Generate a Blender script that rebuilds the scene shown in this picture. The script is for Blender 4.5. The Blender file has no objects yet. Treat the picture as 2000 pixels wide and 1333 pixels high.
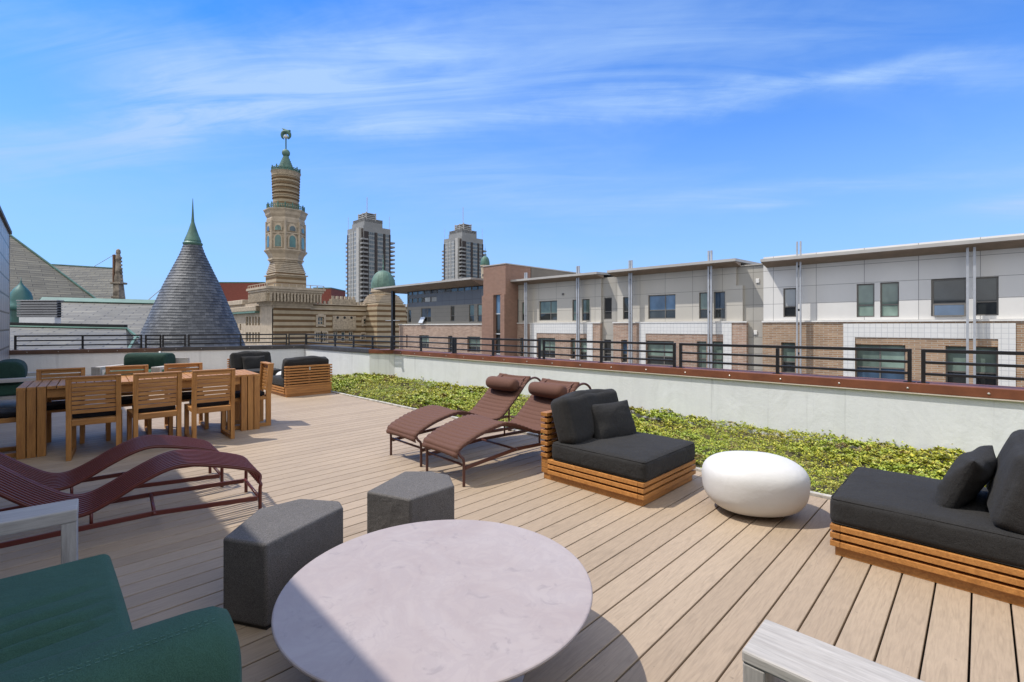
import bpy, math, random
import numpy as np
from mathutils import Vector, Matrix
random.seed(7); rng = np.random.default_rng(7)
R = math.radians

# ---------------------------------------------------------------- camera
FPX, HZ, EYE, TH = 935.0, 638.0, 1.35, R(44.44)   # focal length (px of a 2000 px frame), horizon row, eye height, yaw
S_, C_ = math.sin(TH), math.cos(TH)
scene = bpy.context.scene
cd = bpy.data.cameras.new('camera'); cam = bpy.data.objects.new('camera', cd)
scene.collection.objects.link(cam); scene.camera = cam
cam.location = (0, 0, EYE); cam.rotation_euler = (R(90), 0, TH)
cd.sensor_width = 36; cd.lens = FPX/2000*36; cd.shift_y = -(666.5-HZ)/2000
cd.clip_start = .05; cd.clip_end = 4000

def grid(X, Y): return (X*C_-Y*S_, X*S_+Y*C_)              # camera-facing frame -> deck frame
def gdir(X, Y):
    a = grid(X, Y); return math.atan2(a[1], a[0])
def W(u, v, h=0.0):                                          # point at height h seen at (u, v)
    Y = FPX*(EYE-h)/(v-HZ); x, y = grid((u-1000)/FPX*Y, Y); return Vector((x, y, h))
def P(u, v, Y):                                              # point at distance Y seen at (u, v)
    x, y = grid((u-1000)/FPX*Y, Y); return Vector((x, y, EYE-(v-HZ)/FPX*Y))
def FY(u, v, D):                                             # point on the facade plane y = D
    k = (u-1000)/FPX; Y = D/(S_*k+C_); return Vector((k*Y*C_-Y*S_, D, EYE-(v-HZ)/FPX*Y))
def FX(u, v, D):                                             # point on the facade plane x = D
    k = (u-1000)/FPX; Y = D/(k*C_-S_); return Vector((D, k*Y*S_+Y*C_, EYE-(v-HZ)/FPX*Y))

# ---------------------------------------------------------------- sky, sun, exposure
SUN_EL = R(58.5)
EXPO = .55; KS = .13*2**EXPO              # KS: shown brightness of one unit of sky colour
SKT = (.22, .70, 1.33); FILLC = (1.50, 1.50, 1.50)
sx, sy = grid(-1.0, 0.03); sun_az = math.atan2(sy, sx)
sdir = Vector((math.cos(sun_az)*math.cos(SUN_EL), math.sin(sun_az)*math.cos(SUN_EL), math.sin(SUN_EL)))
ld = bpy.data.lights.new('sun', 'SUN'); ld.energy = 3.1; ld.angle = R(.53); ld.color = (1, .955, .89)
sun = bpy.data.objects.new('sun', ld); scene.collection.objects.link(sun)
sun.rotation_euler = (-sdir).to_track_quat('-Z', 'Y').to_euler()
world = bpy.data.worlds.new('World'); scene.world = world; world.use_nodes = True
nt = world.node_tree; nt.nodes.clear()
def wn(t, **k):
    n = nt.nodes.new(t)
    for a, b in k.items(): setattr(n, a, b)
    return n
def math_node(tree, op, a, b=None, clamp=False):
    m = tree.nodes.new('ShaderNodeMath'); m.operation = op; m.use_clamp = clamp
    for i, q in enumerate((a, b)):
        if q is None: continue
        if isinstance(q, (int, float)): m.inputs[i].default_value = q
        else: tree.links.new(q, m.inputs[i])
    return m.outputs[0]
L = nt.links.new
out = wn('ShaderNodeOutputWorld'); bg = wn('ShaderNodeBackground'); bg.inputs[1].default_value = .13
sky = wn('ShaderNodeTexSky'); sky.sky_type = 'NISHITA'; sky.sun_disc = False
sky.sun_elevation = SUN_EL; sky.sun_rotation = math.pi/2-sun_az
sky.altitude = 250; sky.air_density = 1.0; sky.dust_density = .3; sky.ozone_density = 3.0
tc = wn('ShaderNodeTexCoord'); sep = wn('ShaderNodeSeparateXYZ'); L(tc.outputs['Generated'], sep.inputs[0])
# cirrus: a layer high above, seen through direction / height
zz = math_node(nt, 'ADD', math_node(nt, 'MAXIMUM', sep.outputs[2], 0.0), .12)
px = math_node(nt, 'DIVIDE', sep.outputs[0], zz); py = math_node(nt, 'DIVIDE', sep.outputs[1], zz)
cmb = wn('ShaderNodeCombineXYZ'); L(px, cmb.inputs[0]); L(py, cmb.inputs[1])
def cloud_noise(ang, sc, scale, detail, dist, loc):
    m1 = wn('ShaderNodeMapping'); m1.inputs['Rotation'].default_value = (0, 0, -ang); L(cmb.outputs[0], m1.inputs[0])
    m2 = wn('ShaderNodeMapping'); m2.inputs['Scale'].default_value = sc; m2.inputs['Location'].default_value = loc; L(m1.outputs[0], m2.inputs[0])
    n = wn('ShaderNodeTexNoise'); n.inputs['Scale'].default_value = scale; n.inputs['Detail'].default_value = detail
    n.inputs['Roughness'].default_value = .62; n.inputs['Distortion'].default_value = dist
    L(m2.outputs[0], n.inputs['Vector']); return n.outputs['Fac']
# everything below is laid out by direction on the sky dome
def pdir(u, v):                                   # cloud-layer coordinates of a direction
    X, Y, Z = (u-1000)/FPX, 1.0, (HZ-v)/FPX; l = math.sqrt(X*X+Y*Y+Z*Z); x, y = grid(X/l, Y/l); z = max(Z/l, 0)+.12
    return x/z, y/z
wnz = wn('ShaderNodeTexNoise'); wnz.inputs['Scale'].default_value = 1.6; wnz.inputs['Detail'].default_value = 6; wnz.inputs['Roughness'].default_value = .6
L(cmb.outputs[0], wnz.inputs['Vector'])
v1 = wn('ShaderNodeVectorMath', operation='SUBTRACT'); L(wnz.outputs['Color'], v1.inputs[0]); v1.inputs[1].default_value = (.5, .5, .5)
v2 = wn('ShaderNodeVectorMath', operation='SCALE'); L(v1.outputs[0], v2.inputs[0]); v2.inputs['Scale'].default_value = .45
v3 = wn('ShaderNodeVectorMath', operation='ADD'); L(cmb.outputs[0], v3.inputs[0]); L(v2.outputs[0], v3.inputs[1])
def band(u0, v0_, u1, v1_, w, amt):
    (xa, ya), (xb, yb) = pdir(u0, v0_), pdir(u1, v1_); ln = math.hypot(xb-xa, yb-ya); an = math.atan2(yb-ya, xb-xa)
    m1 = wn('ShaderNodeVectorMath', operation='SUBTRACT'); L(v3.outputs[0], m1.inputs[0]); m1.inputs[1].default_value = ((xa+xb)/2, (ya+yb)/2, 0)
    m2 = wn('ShaderNodeMapping'); m2.inputs['Rotation'].default_value = (0, 0, -an); m2.inputs['Scale'].default_value = (1, 1, 1); L(m1.outputs[0], m2.inputs[0])
    m3 = wn('ShaderNodeVectorMath', operation='MULTIPLY'); L(m2.outputs[0], m3.inputs[0]); m3.inputs[1].default_value = (2/ln*.8, .74/w, 0)
    d = wn('ShaderNodeVectorMath', operation='DOT_PRODUCT'); L(m3.outputs[0], d.inputs[0]); L(m3.outputs[0], d.inputs[1])
    return math_node(nt, 'MULTIPLY', math_node(nt, 'POWER', 2.718, math_node(nt, 'MULTIPLY', d.outputs['Value'], -1.0)), amt)
tot_ = None
for q in ((40, 290, 640, 205, .085, .60), (250, 240, 520, 130, .12, .35), (300, 240, 900, 40, .10, .42), (560, 235, 1000, 225, .07, .45), (640, 200, 1000, 130, .16, .42), (980, 225, 1500, 185, .07, .45), (1400, 195, 2150, 130, .06, .55), (1300, 100, 1900, 20, .12, .25),
          (-100, 345, 330, 305, .09, .38), (1250, 400, 2150, 335, .07, .30), (650, 340, 1300, 400, .30, .25), (1430, 408, 1540, 402, .06, .55), (1900, 408, 2120, 392, .13, .75), (60, 110, 420, 60, .14, .30), (1050, 95, 1400, 60, .16, .25)):
    bb_ = band(*q); tot_ = bb_ if tot_ is None else math_node(nt, 'ADD', tot_, bb_)
STREAK = gdir(1, -.22)
CL_B = cloud_noise(STREAK+.12, (.5, 3.0, 1), 2.0, 10, 1.3, (7.3, 2.2, 0))
CL_C = cloud_noise(STREAK, (.8, 1.2, 1), .8, 6, .4, (1.2, 5.5, 0))
mr = wn('ShaderNodeMapRange'); mr.inputs[1].default_value = .30; mr.inputs[2].default_value = .72; mr.inputs[3].default_value = .28; mr.inputs[4].default_value = 1.65; L(CL_B, mr.inputs[0])
mr2 = wn('ShaderNodeMapRange'); mr2.inputs[1].default_value = .42; mr2.inputs[2].default_value = .75; mr2.inputs[3].default_value = 0; mr2.inputs[4].default_value = .34; L(CL_C, mr2.inputs[0])
fac = math_node(nt, 'ADD', math_node(nt, 'MULTIPLY', tot_, mr.outputs[0]), mr2.outputs[0], True)
tint = wn('ShaderNodeMixRGB', blend_type='MULTIPLY'); tint.inputs[0].default_value = 1; L(sky.outputs[0], tint.inputs[1]); tint.inputs[2].default_value = (SKT[0], SKT[1], SKT[2], 1)
hzr = wn('ShaderNodeMapRange'); hzr.inputs[1].default_value = .0; hzr.inputs[2].default_value = .47; hzr.inputs[3].default_value = .95; hzr.inputs[4].default_value = 0
L(sep.outputs[2], hzr.inputs[0])
mixh = wn('ShaderNodeMixRGB'); L(hzr.outputs[0], mixh.inputs[0]); L(tint.outputs[0], mixh.inputs[1]); mixh.inputs[2].default_value = (*[q/KS for q in (.42, .64, 1.0)], 1)
mixc = wn('ShaderNodeMixRGB'); L(fac, mixc.inputs[0]); L(mixh.outputs[0], mixc.inputs[1]); mixc.inputs[2].default_value = (*[q/KS for q in (.42, .64, 1.02)], 1)
# bright cloud added as fill light, unseen behind the camera and round the zenith
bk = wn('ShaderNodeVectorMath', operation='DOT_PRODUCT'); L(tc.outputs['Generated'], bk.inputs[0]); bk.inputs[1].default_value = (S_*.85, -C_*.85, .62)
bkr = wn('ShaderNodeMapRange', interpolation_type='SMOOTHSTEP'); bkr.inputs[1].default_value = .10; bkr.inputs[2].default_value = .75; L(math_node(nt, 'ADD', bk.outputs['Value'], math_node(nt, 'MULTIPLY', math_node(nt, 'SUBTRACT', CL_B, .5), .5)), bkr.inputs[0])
mixb = wn('ShaderNodeMixRGB'); L(math_node(nt, 'MULTIPLY', bkr.outputs[0], .9), mixb.inputs[0]); L(mixc.outputs[0], mixb.inputs[1]); mixb.inputs[2].default_value = (*[q/KS for q in FILLC], 1)
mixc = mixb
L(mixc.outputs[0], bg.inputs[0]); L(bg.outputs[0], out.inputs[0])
vs = scene.view_settings; vs.view_transform = 'Standard'; vs.look = 'None'; vs.exposure = EXPO; vs.gamma = 1

# ---------------------------------------------------------------- mesh helpers
class MB:
    def __init__(s): s.v = []; s.f = []; s.uv = None
    def add(s, vs_, fs, M=None):
        o = len(s.v)
        for p in vs_:
            p = Vector(p); s.v.append(tuple(M @ p) if M else tuple(p))
        s.f += [tuple(i+o for i in f) for f in fs]; return s
    def box(s, x0, x1, y0, y1, z0, z1, M=None):
        x0, x1 = min(x0, x1), max(x0, x1); y0, y1 = min(y0, y1), max(y0, y1); z0, z1 = min(z0, z1), max(z0, z1)
        vv = [(x, y, z) for z in (z0, z1) for y in (y0, y1) for x in (x0, x1)]
        return s.add(vv, [(0, 2, 3, 1), (4, 5, 7, 6), (0, 1, 5, 4), (2, 6, 7, 3), (0, 4, 6, 2), (1, 3, 7, 5)], M)
    def beam(s, a, b, w, h, up=(0, 0, 1)):
        a, b = Vector(a), Vector(b); d = (b-a); l = d.length; d.normalize(); up = Vector(up)
        x = d.cross(up)
        if x.length < 1e-4: x = d.cross(Vector((1, 0, 0)))
        x.normalize(); z = x.cross(d)
        M = Matrix(((x.x, d.x, z.x, a.x), (x.y, d.y, z.y, a.y), (x.z, d.z, z.z, a.z), (0, 0, 0, 1)))
        return s.box(-w/2, w/2, 0, l, -h/2, h/2, M)
    def lathe(s, prof, n=32, c=(0, 0, 0), closed=True, sq=None):
        o = len(s.v)
        for r, z in prof:
            for i in range(n):
                a = 2*math.pi*(i+.5)/n
                s.v.append((c[0]+r*math.cos(a), c[1]+r*math.sin(a), c[2]+z))
        for j in range(len(prof)-1):
            for i in range(n):
                k = (i+1) % n; s.f.append((o+j*n+i, o+j*n+k, o+(j+1)*n+k, o+(j+1)*n+i))
        if closed:
            s.f.append(tuple(o+i for i in reversed(range(n)))); s.f.append(tuple(o+(len(prof)-1)*n+i for i in range(n)))
        return s
    def tube(s, path, r, n=8, caps=True):
        path = [Vector(p) for p in path]; o = len(s.v); rs = r if isinstance(r, (list, tuple)) else [r]*len(path)
        t0 = (path[1]-path[0]).normalized(); ref = Vector((0, 0, 1)) if abs(t0.z) < .9 else Vector((1, 0, 0))
        x = t0.cross(ref).normalized()
        for i, p in enumerate(path):
            t = (path[min(i+1, len(path)-1)]-path[max(i-1, 0)]).normalized()
            x = (x-t*x.dot(t)).normalized(); y = t.cross(x)
            for k in range(n):
                a = 2*math.pi*k/n; s.v.append(tuple(p+(x*math.cos(a)+y*math.sin(a))*rs[i]))
        for i in range(len(path)-1):
            for k in range(n):
                q = (k+1) % n; s.f.append((o+i*n+k, o+i*n+q, o+(i+1)*n+q, o+(i+1)*n+k))
        if caps:
            s.f.append(tuple(o+k for k in reversed(range(n)))); s.f.append(tuple(o+(len(path)-1)*n+k for k in range(n)))
        return s
    def prism(s, poly, z0, z1, M=None):
        n = len(poly); vv = [(p[0], p[1], z0) for p in poly]+[(p[0], p[1], z1) for p in poly]
        return s.add(vv, [tuple(reversed(range(n))), tuple(range(n, 2*n))]+[(i, (i+1) % n, n+(i+1) % n, n+i) for i in range(n)], M)
    def quad(s, a, b, c, d): return s.add([a, b, c, d], [(0, 1, 2, 3)])
def smooth_path(pts, n=6):
    P_ = [Vector(p) for p in pts]; out_ = []
    for i in range(len(P_)-1):
        p0 = P_[max(i-1, 0)]; p1 = P_[i]; p2 = P_[i+1]; p3 = P_[min(i+2, len(P_)-1)]
        for k in range(n):
            t = k/n; out_.append(.5*((2*p1)+(p2-p0)*t+(2*p0-5*p1+4*p2-p3)*t*t+(3*p1-p0-3*p2+p3)*t**3))
    out_.append(P_[-1]); return out_
def cushion(sx_, sy_, sz_, r=.04, n=14, puff=.012, wr=.0, seed=0, M=None, top_only=False):
    """soft block centred on the origin, half sizes sx, sy, sz"""
    mb = MB(); idx = {}; vv = []; ff = []
    rd = random.Random(seed); ph = [rd.uniform(0, 6.28) for _ in range(8)]
    g = [(-math.cos(math.pi*i/n)*.35+(2*i/n-1)*.65) for i in range(n+1)]
    def vert(p):
        key = tuple(round(q, 5) for q in p)
        if key in idx: return idx[key]
        x, y, z = p[0]*sx_, p[1]*sy_, p[2]*sz_
        q = Vector((max(-(sx_-r), min(sx_-r, x)), max(-(sy_-r), min(sy_-r, y)), max(-(sz_-r), min(sz_-r, z))))
        d = Vector((x, y, z))-q
        if d.length > 1e-6: q = q+d.normalized()*r
        px_, py_, pz_ = p
        q.z += puff*pz_*(1-px_**2)*(1-py_**2)
        q.x += puff*.6*px_*(1-pz_**2)*(1-py_**2); q.y += puff*.6*py_*(1-pz_**2)*(1-px_**2)
        if wr:
            q.z += wr*(math.sin(9*x+4*y+ph[0])*math.sin(5*y-3*x+ph[1])+.5*math.sin(21*x+ph[2]+3*math.sin(8*y+ph[3])))*(.4+.6*abs(pz_))
            q.y += wr*.6*math.sin(14*x+6*z+ph[4])*abs(py_)
        idx[key] = len(vv); vv.append(tuple(q)); return idx[key]
    for ax in range(3):
        for sg in (-1, 1):
            for i in range(n):
                for j in range(n):
                    c = []
                    for a, b in ((i, j), (i+1, j), (i+1, j+1), (i, j+1)):
                        p = [0, 0, 0]; p[ax] = sg; p[(ax+1) % 3] = g[a]; p[(ax+2) % 3] = g[b]; c.append(vert(p))
                    ff.append(tuple(c) if sg > 0 else tuple(reversed(c)))
    mb.add(vv, ff, M); return mb
def pillow(w, h, t, M=None, n=26, seed=0):
    mb = MB(); rd = random.Random(seed); ph = [rd.uniform(0, 6.28) for _ in range(6)]
    vv = []; ff = []
    for sg in (1, -1):
        o = len(vv)
        for i in range(n+1):
            for j in range(n+1):
                x = -math.cos(math.pi*i/n); y = -math.cos(math.pi*j/n)
                e = max(0, (1-abs(x)**2.6))*max(0, (1-abs(y)**2.6))
                z = sg*t*(e**.42)
                pin = 1-.07*(1-x*x)*abs(y)**3
                pin2 = 1-.10*(1-y*y)*abs(x)**3
                edge = max(abs(x), abs(y))**4
                z += .007*edge*(1-edge)*4*math.sin(5*x+4*y+ph[0])+sg*.004*math.sin(7*x*y+3*y+ph[1])*e+sg*.004*math.exp(-((x+.75)/.2)**2)*math.sin(16*y+ph[2])
                vv.append((x*w/2*pin2, z, y*h/2*pin))
        for i in range(n):
            for j in range(n):
                a = o+i*(n+1)+j; q = (a, a+n+1, a+n+2, a+1); ff.append(q if sg < 0 else tuple(reversed(q)))
    mb.add(vv, ff, M); return mb

col = scene.collection
def obj(name, mb, mat, parent=None, smooth=False, bevel=0, local=True, seg=2, auto=None):
    me = bpy.data.meshes.new(name)
    vs_ = mb.v
    if parent is not None and not local:
        Mi = (Matrix.Translation(parent_loc(parent)) @ Matrix.Rotation(parent_rot(parent), 4, 'Z')).inverted()
        vs_ = [tuple(Mi @ Vector(p)) for p in vs_]
    me.from_pydata(vs_, [], mb.f); me.validate(); me.update()
    if smooth: me.shade_smooth()
    o = bpy.data.objects.new(name, me); col.objects.link(o)
    me.materials.append(mat)
    if parent is not None: o.parent = parent
    if bevel:
        m = o.modifiers.new('bevel', 'BEVEL'); m.width = bevel; m.segments = seg; m.limit_method = 'ANGLE'; m.angle_limit = R(35)
    return o
def parent_loc(o):
    l = Vector((0, 0, 0)); rot = 0; chain = []
    while o is not None: chain.append(o); o = o.parent
    M = Matrix.Identity(4)
    for c in reversed(chain): M = M @ Matrix.Translation(c.location) @ Matrix.Rotation(c.rotation_euler.z, 4, 'Z')
    return M.to_translation()
def parent_rot(o):
    r = 0
    while o is not None: r += o.rotation_euler.z; o = o.parent
    return r
def tag(o, label=None, cat=None, group=None, kind=None):
    if label: o['label'] = label
    if cat: o['category'] = cat
    if group: o['group'] = group
    if kind: o['kind'] = kind
    return o
def empty(name, loc, rz, label, cat, group=None):
    o = bpy.data.objects.new(name, None); col.objects.link(o); o.location = loc; o.rotation_euler = (0, 0, rz); o.empty_display_size = .1
    return tag(o, label, cat, group)
def copy_tree(o, parent=None):
    c = o.copy(); col.objects.link(c)
    if parent is not None: c.parent = parent
    for ch in list(o.children): copy_tree(ch, c)
    return c
def Mt(x=0, y=0, z=0, rx=0, ry=0, rz=0):
    return Matrix.Translation((x, y, z)) @ Matrix.Rotation(rz, 4, 'Z') @ Matrix.Rotation(ry, 4, 'Y') @ Matrix.Rotation(rx, 4, 'X')

# ---------------------------------------------------------------- materials
def new_mat(name):
    m = bpy.data.materials.new(name); m.use_nodes = True; t = m.node_tree; b = t.nodes['Principled BSDF']; return m, t, b
def N(t, typ, **k):
    n = t.nodes.new(typ)
    for a, b in k.items():
        if a in n.inputs: n.inputs[a].default_value = b
        else: setattr(n, a, b)
    return n
def mixc_(t, fac, a, b, mode='MIX'):
    n = t.nodes.new('ShaderNodeMixRGB'); n.blend_type = mode
    for i, q in enumerate((fac, a, b)):
        if isinstance(q, (int, float)): n.inputs[i].default_value = q
        elif isinstance(q, tuple): n.inputs[i].default_value = (*q, 1) if len(q) == 3 else q
        else: t.links.new(q, n.inputs[i])
    return n.outputs[0]
def ramp(t, inp, stops):
    n = t.nodes.new('ShaderNodeValToRGB'); e = n.color_ramp.elements
    while len(e) > 1: e.remove(e[-1])
    for i, (p, c) in enumerate(stops):
        q = e[0] if i == 0 else e.new(p)
        q.position = p; q.color = (*c, 1) if isinstance(c, tuple) else (c, c, c, 1)
    t.links.new(inp, n.inputs[0]); return n.outputs[0]
def texco(t, scale=(1, 1, 1), rot=(0, 0, 0), kind='Object'):
    c = t.nodes.new('ShaderNodeTexCoord'); m = t.nodes.new('ShaderNodeMapping'); m.inputs['Scale'].default_value = scale; m.inputs['Rotation'].default_value = rot
    t.links.new(c.outputs[kind], m.inputs[0]); return m.outputs[0]
def noise(t, vec, scale, detail=4, rough=.55, dist=0, out_='Fac'):
    n = N(t, 'ShaderNodeTexNoise'); n.inputs['Scale'].default_value = scale; n.inputs['Detail'].default_value = detail
    n.inputs['Roughness'].default_value = rough; n.inputs['Distortion'].default_value = dist
    t.links.new(vec, n.inputs['Vector']); return n.outputs[out_]
def bump(t, b, h, strength=.3, dist=.01):
    n = t.nodes.new('ShaderNodeBump'); n.inputs['Strength'].default_value = strength; n.inputs['Distance'].default_value = dist
    t.links.new(h, n.inputs['Height']); t.links.new(n.outputs[0], b.inputs['Normal']); return n
def island(t):
    return t.nodes.new('ShaderNodeNewGeometry').outputs['Random Per Island']
def sc_(c, k): return tuple(min(1, q*k) for q in c)

def m_plain(name, c, rough=.6, var=.12, scale=3, metal=0, bumpy=0, bscale=60, spec=.5, isl=0):
    m, t, b = new_mat(name); v = texco(t)
    n = noise(t, v, scale, 6)
    colr = ramp(t, n, [(.3, sc_(c, 1-var)), (.7, sc_(c, 1+var))])
    if isl:
        colr = mixc_(t, 1, colr, ramp(t, island(t), [(0, 1-isl), (1, 1)]), 'MULTIPLY')
    t.links.new(colr, b.inputs['Base Color']); b.inputs['Roughness'].default_value = rough; b.inputs['Metallic'].default_value = metal
    b.inputs['Specular IOR Level'].default_value = spec
    if bumpy: bump(t, b, noise(t, v, bscale, 5), bumpy, .01)
    return m
def m_wood(name, c1, c2, axis=0, rough=.5, scale=1, isl=.25, weather=0):
    m, t, b = new_mat(name); s = [14, 14, 14]; s[axis] = 1.1
    v = texco(t, tuple(q*scale for q in s))
    rnd = island(t)
    addv = t.nodes.new('ShaderNodeVectorMath'); addv.operation = 'ADD'; t.links.new(v, addv.inputs[0])
    cc = t.nodes.new('ShaderNodeCombineXYZ'); k = math_node(t, 'MULTIPLY', rnd, 37.0)
    for i in range(3): t.links.new(k, cc.inputs[i])
    t.links.new(cc.outputs[0], addv.inputs[1])
    n = noise(t, addv.outputs[0], 1.6, 7, .62, 1.3); n2 = noise(t, addv.outputs[0], 7, 4, .6)
    colr = ramp(t, n, [(.28, c1), (.5, tuple((a+b_)/2 for a, b_ in zip(c1, c2))), (.72, c2)])
    colr = mixc_(t, .35, colr, ramp(t, n2, [(.35, .45), (.6, 1.0)]), 'MULTIPLY')
    colr = mixc_(t, 1, colr, ramp(t, rnd, [(0, 1-isl), (1, 1+0.0)]), 'MULTIPLY')
    if weather:
        big = noise(t, texco(t), 2.2, 4)
        colr = mixc_(t, math_node(t, 'MULTIPLY', ramp(t, big, [(.35, 0.0), (.65, 1.0)]), weather), colr, (.42, .40, .37))
    t.links.new(colr, b.inputs['Base Color']); b.inputs['Roughness'].default_value = rough
    bump(t, b, n2, .25, .004); return m
def m_fabric(name, c, weave=420, var=.18, sheen=.3, mottled=.35):
    m, t, b = new_mat(name); v = texco(t)
    a = N(t, 'ShaderNodeTexWave', wave_type='BANDS', bands_direction='X'); a.inputs['Scale'].default_value = weave/3; t.links.new(v, a.inputs['Vector'])
    n1 = noise(t, v, weave, 2, .6); n2 = noise(t, v, 7, 4, .6)
    colr = ramp(t, n1, [(.35, sc_(c, 1-mottled)), (.65, sc_(c, 1+mottled))])
    colr = mixc_(t, 1, colr, ramp(t, n2, [(.3, 1-var), (.7, 1.0)]), 'MULTIPLY')
    t.links.new(colr, b.inputs['Base Color']); b.inputs['Roughness'].default_value = .92; b.inputs['Sheen Weight'].default_value = sheen
    b.inputs['Sheen Roughness'].default_value = .5; b.inputs['Specular IOR Level'].default_value = .25
    hh = math_node(t, 'ADD', n1, math_node(t, 'MULTIPLY', noise(t, v, 18, 5, .6, .8), 3.0))
    hh = math_node(t, 'ADD', hh, math_node(t, 'MULTIPLY', noise(t, v, 3.2, 3, .5, 2.2), 5.0))
    bump(t, b, hh, .45, .005); return m
def m_brick(name, c1, c2, mortar, bw, bh, ms=.012, offset=.5, rough=.85, var=.35, axes='xy', bmp=.5, stain=0, squash=1, z0=0):
    """courses by height; the run along x and y is taken as one length so that both faces of a corner show courses"""
    m, t, b = new_mat(name); c = t.nodes.new('ShaderNodeTexCoord'); sp = t.nodes.new('ShaderNodeSeparateXYZ'); t.links.new(c.outputs['Object'], sp.inputs[0])
    u = math_node(t, 'ADD', sp.outputs[0], sp.outputs[1]) if axes == 'xy' else sp.outputs['XYZ'.index(axes)]
    cb = t.nodes.new('ShaderNodeCombineXYZ'); t.links.new(u, cb.inputs[0]); t.links.new(math_node(t, 'SUBTRACT', sp.outputs[2], z0), cb.inputs[1])
    br = t.nodes.new('ShaderNodeTexBrick'); br.offset = offset; br.squash = squash
    for k, q in (('Scale', 1), ('Brick Width', bw), ('Row Height', bh), ('Mortar Size', ms), ('Mortar Smooth', .1), ('Bias', 0)): br.inputs[k].default_value = q
    br.inputs['Color1'].default_value = (*c1, 1); br.inputs['Color2'].default_value = (*c2, 1); br.inputs['Mortar'].default_value = (*mortar, 1)
    t.links.new(cb.outputs[0], br.inputs['Vector'])
    v = texco(t)
    colr = mixc_(t, 1, br.outputs['Color'], ramp(t, noise(t, v, 1.3/max(bw, .2), 6, .65), [(.3, 1-var), (.7, 1.0)]), 'MULTIPLY')
    if stain: colr = mixc_(t, stain, colr, ramp(t, noise(t, texco(t, (1, 1, .25)), .5, 5), [(.35, .55), (.65, 1.0)]), 'MULTIPLY')
    t.links.new(colr, b.inputs['Base Color']); b.inputs['Roughness'].default_value = rough
    bump(t, b, math_node(t, 'SUBTRACT', 1.0, br.outputs['Fac']), bmp, .01); return m
def m_glass(name, c, rough=.04, var=.4):
    m, t, b = new_mat(name); v = texco(t, (1, 1, .6))
    colr = ramp(t, noise(t, v, .8, 3), [(.35, sc_(c, 1-var)), (.65, sc_(c, 1+var))])
    t.links.new(colr, b.inputs['Base Color']); b.inputs['Roughness'].default_value = rough
    b.inputs['Specular IOR Level'].default_value = .6; b.inputs['Coat Weight'].default_value = .3; b.inputs['Coat Roughness'].default_value = .03
    oi = t.nodes.new('ShaderNodeObjectInfo'); colr = mixc_(t, 1, colr, ramp(t, oi.outputs['Random'], [(0, .55), (1, 1.25)]), 'MULTIPLY'); t.links.new(colr, b.inputs['Base Color'])
    bump(t, b, noise(t, v, .35, 2), .25, .05); return m

# deck boards
def m_deck():
    m, t, b = new_mat('composite_decking'); c = t.nodes.new('ShaderNodeTexCoord'); rnd = island(t)
    mp = t.nodes.new('ShaderNodeMapping'); mp.inputs['Scale'].default_value = (1, .085, 1); t.links.new(c.outputs['Object'], mp.inputs[0])
    cc = t.nodes.new('ShaderNodeCombineXYZ'); t.links.new(math_node(t, 'MULTIPLY', rnd, 53.0), cc.inputs[1])
    ad = t.nodes.new('ShaderNodeVectorMath'); ad.operation = 'ADD'; t.links.new(mp.outputs[0], ad.inputs[0]); t.links.new(cc.outputs[0], ad.inputs[1])
    n1 = noise(t, ad.outputs[0], 9, 2, .5, .3)
    rings = math_node(t, 'FRACT', math_node(t, 'MULTIPLY', n1, 11.0))
    rr = ramp(t, rings, [(0, .0), (.12, 1.0), (.8, .75), (1, .0)])
    fine = noise(t, ad.outputs[0], 130, 3, .6)
    base = ramp(t, rnd, [(0, (.358, .270, .184)), (.5, (.388, .294, .202)), (1, (.415, .317, .219))])
    colr = mixc_(t, 1, base, ramp(t, rr, [(0, .89), (1, 1.0)]), 'MULTIPLY')
    colr = mixc_(t, .5, colr, ramp(t, fine, [(.35, .78), (.6, 1.05)]), 'MULTIPLY')
    big = noise(t, texco(t), .9, 5, .6)
    colr = mixc_(t, .6, colr, ramp(t, big, [(.3, .84), (.65, 1.0)]), 'MULTIPLY')
    spots = noise(t, texco(t), 46, 2, .5)
    colr = mixc_(t, 1, colr, ramp(t, spots, [(.22, .72), (.30, 1.0)]), 'MULTIPLY')
    st_ = noise(t, texco(t, (1, .55, 1)), 2.4, 7, .68, 1.2)
    colr = mixc_(t, .28, colr, ramp(t, st_, [(.30, .80), (.48, 1.0)]), 'MULTIPLY')
    t.links.new(colr, b.inputs['Base Color']); b.inputs['Roughness'].default_value = .62; b.inputs['Specular IOR Level'].default_value = .35
    bump(t, b, math_node(t, 'ADD', rr, fine), .25, .0015); return m
M_deck = m_deck()
TEAK = m_wood('teak', (.37, .145, .030), (.60, .27, .072), 0, .5, 1, .28)
TEAKy = m_wood('teak_lengthwise', (.37, .145, .030), (.60, .27, .072), 1, .5, 1, .28)
TEAKz = m_wood('teak_upright', (.34, .13, .03), (.54, .24, .065), 2, .5, 1, .22)
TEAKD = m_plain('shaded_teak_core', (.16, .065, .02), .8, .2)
DTX = m_wood('dining_teak', (.37, .15, .034), (.64, .305, .080), 0, .55, 1, .3)
DTY = m_wood('dining_teak_lengthwise', (.37, .15, .034), (.64, .305, .080), 1, .55, 1, .3)
DTZ = m_wood('dining_teak_upright', (.35, .142, .032), (.61, .288, .074), 2, .55, 1, .3)
GREYX = m_wood('silvered_teak', (.34, .31, .275), (.55, .52, .48), 0, .75, 1.6, .12, .25)
GREYY = m_wood('silvered_teak_lengthwise', (.40, .365, .325), (.53, .495, .45), 1, .75, 1.6, .12, .25)
GREYZ = m_wood('silvered_teak_upright', (.34, .31, .275), (.53, .50, .46), 2, .75, 1.6, .12, .25)
BLACKF = m_fabric('charcoal_fabric', (.027, .0255, .024), 300, .2, .03)
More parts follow.
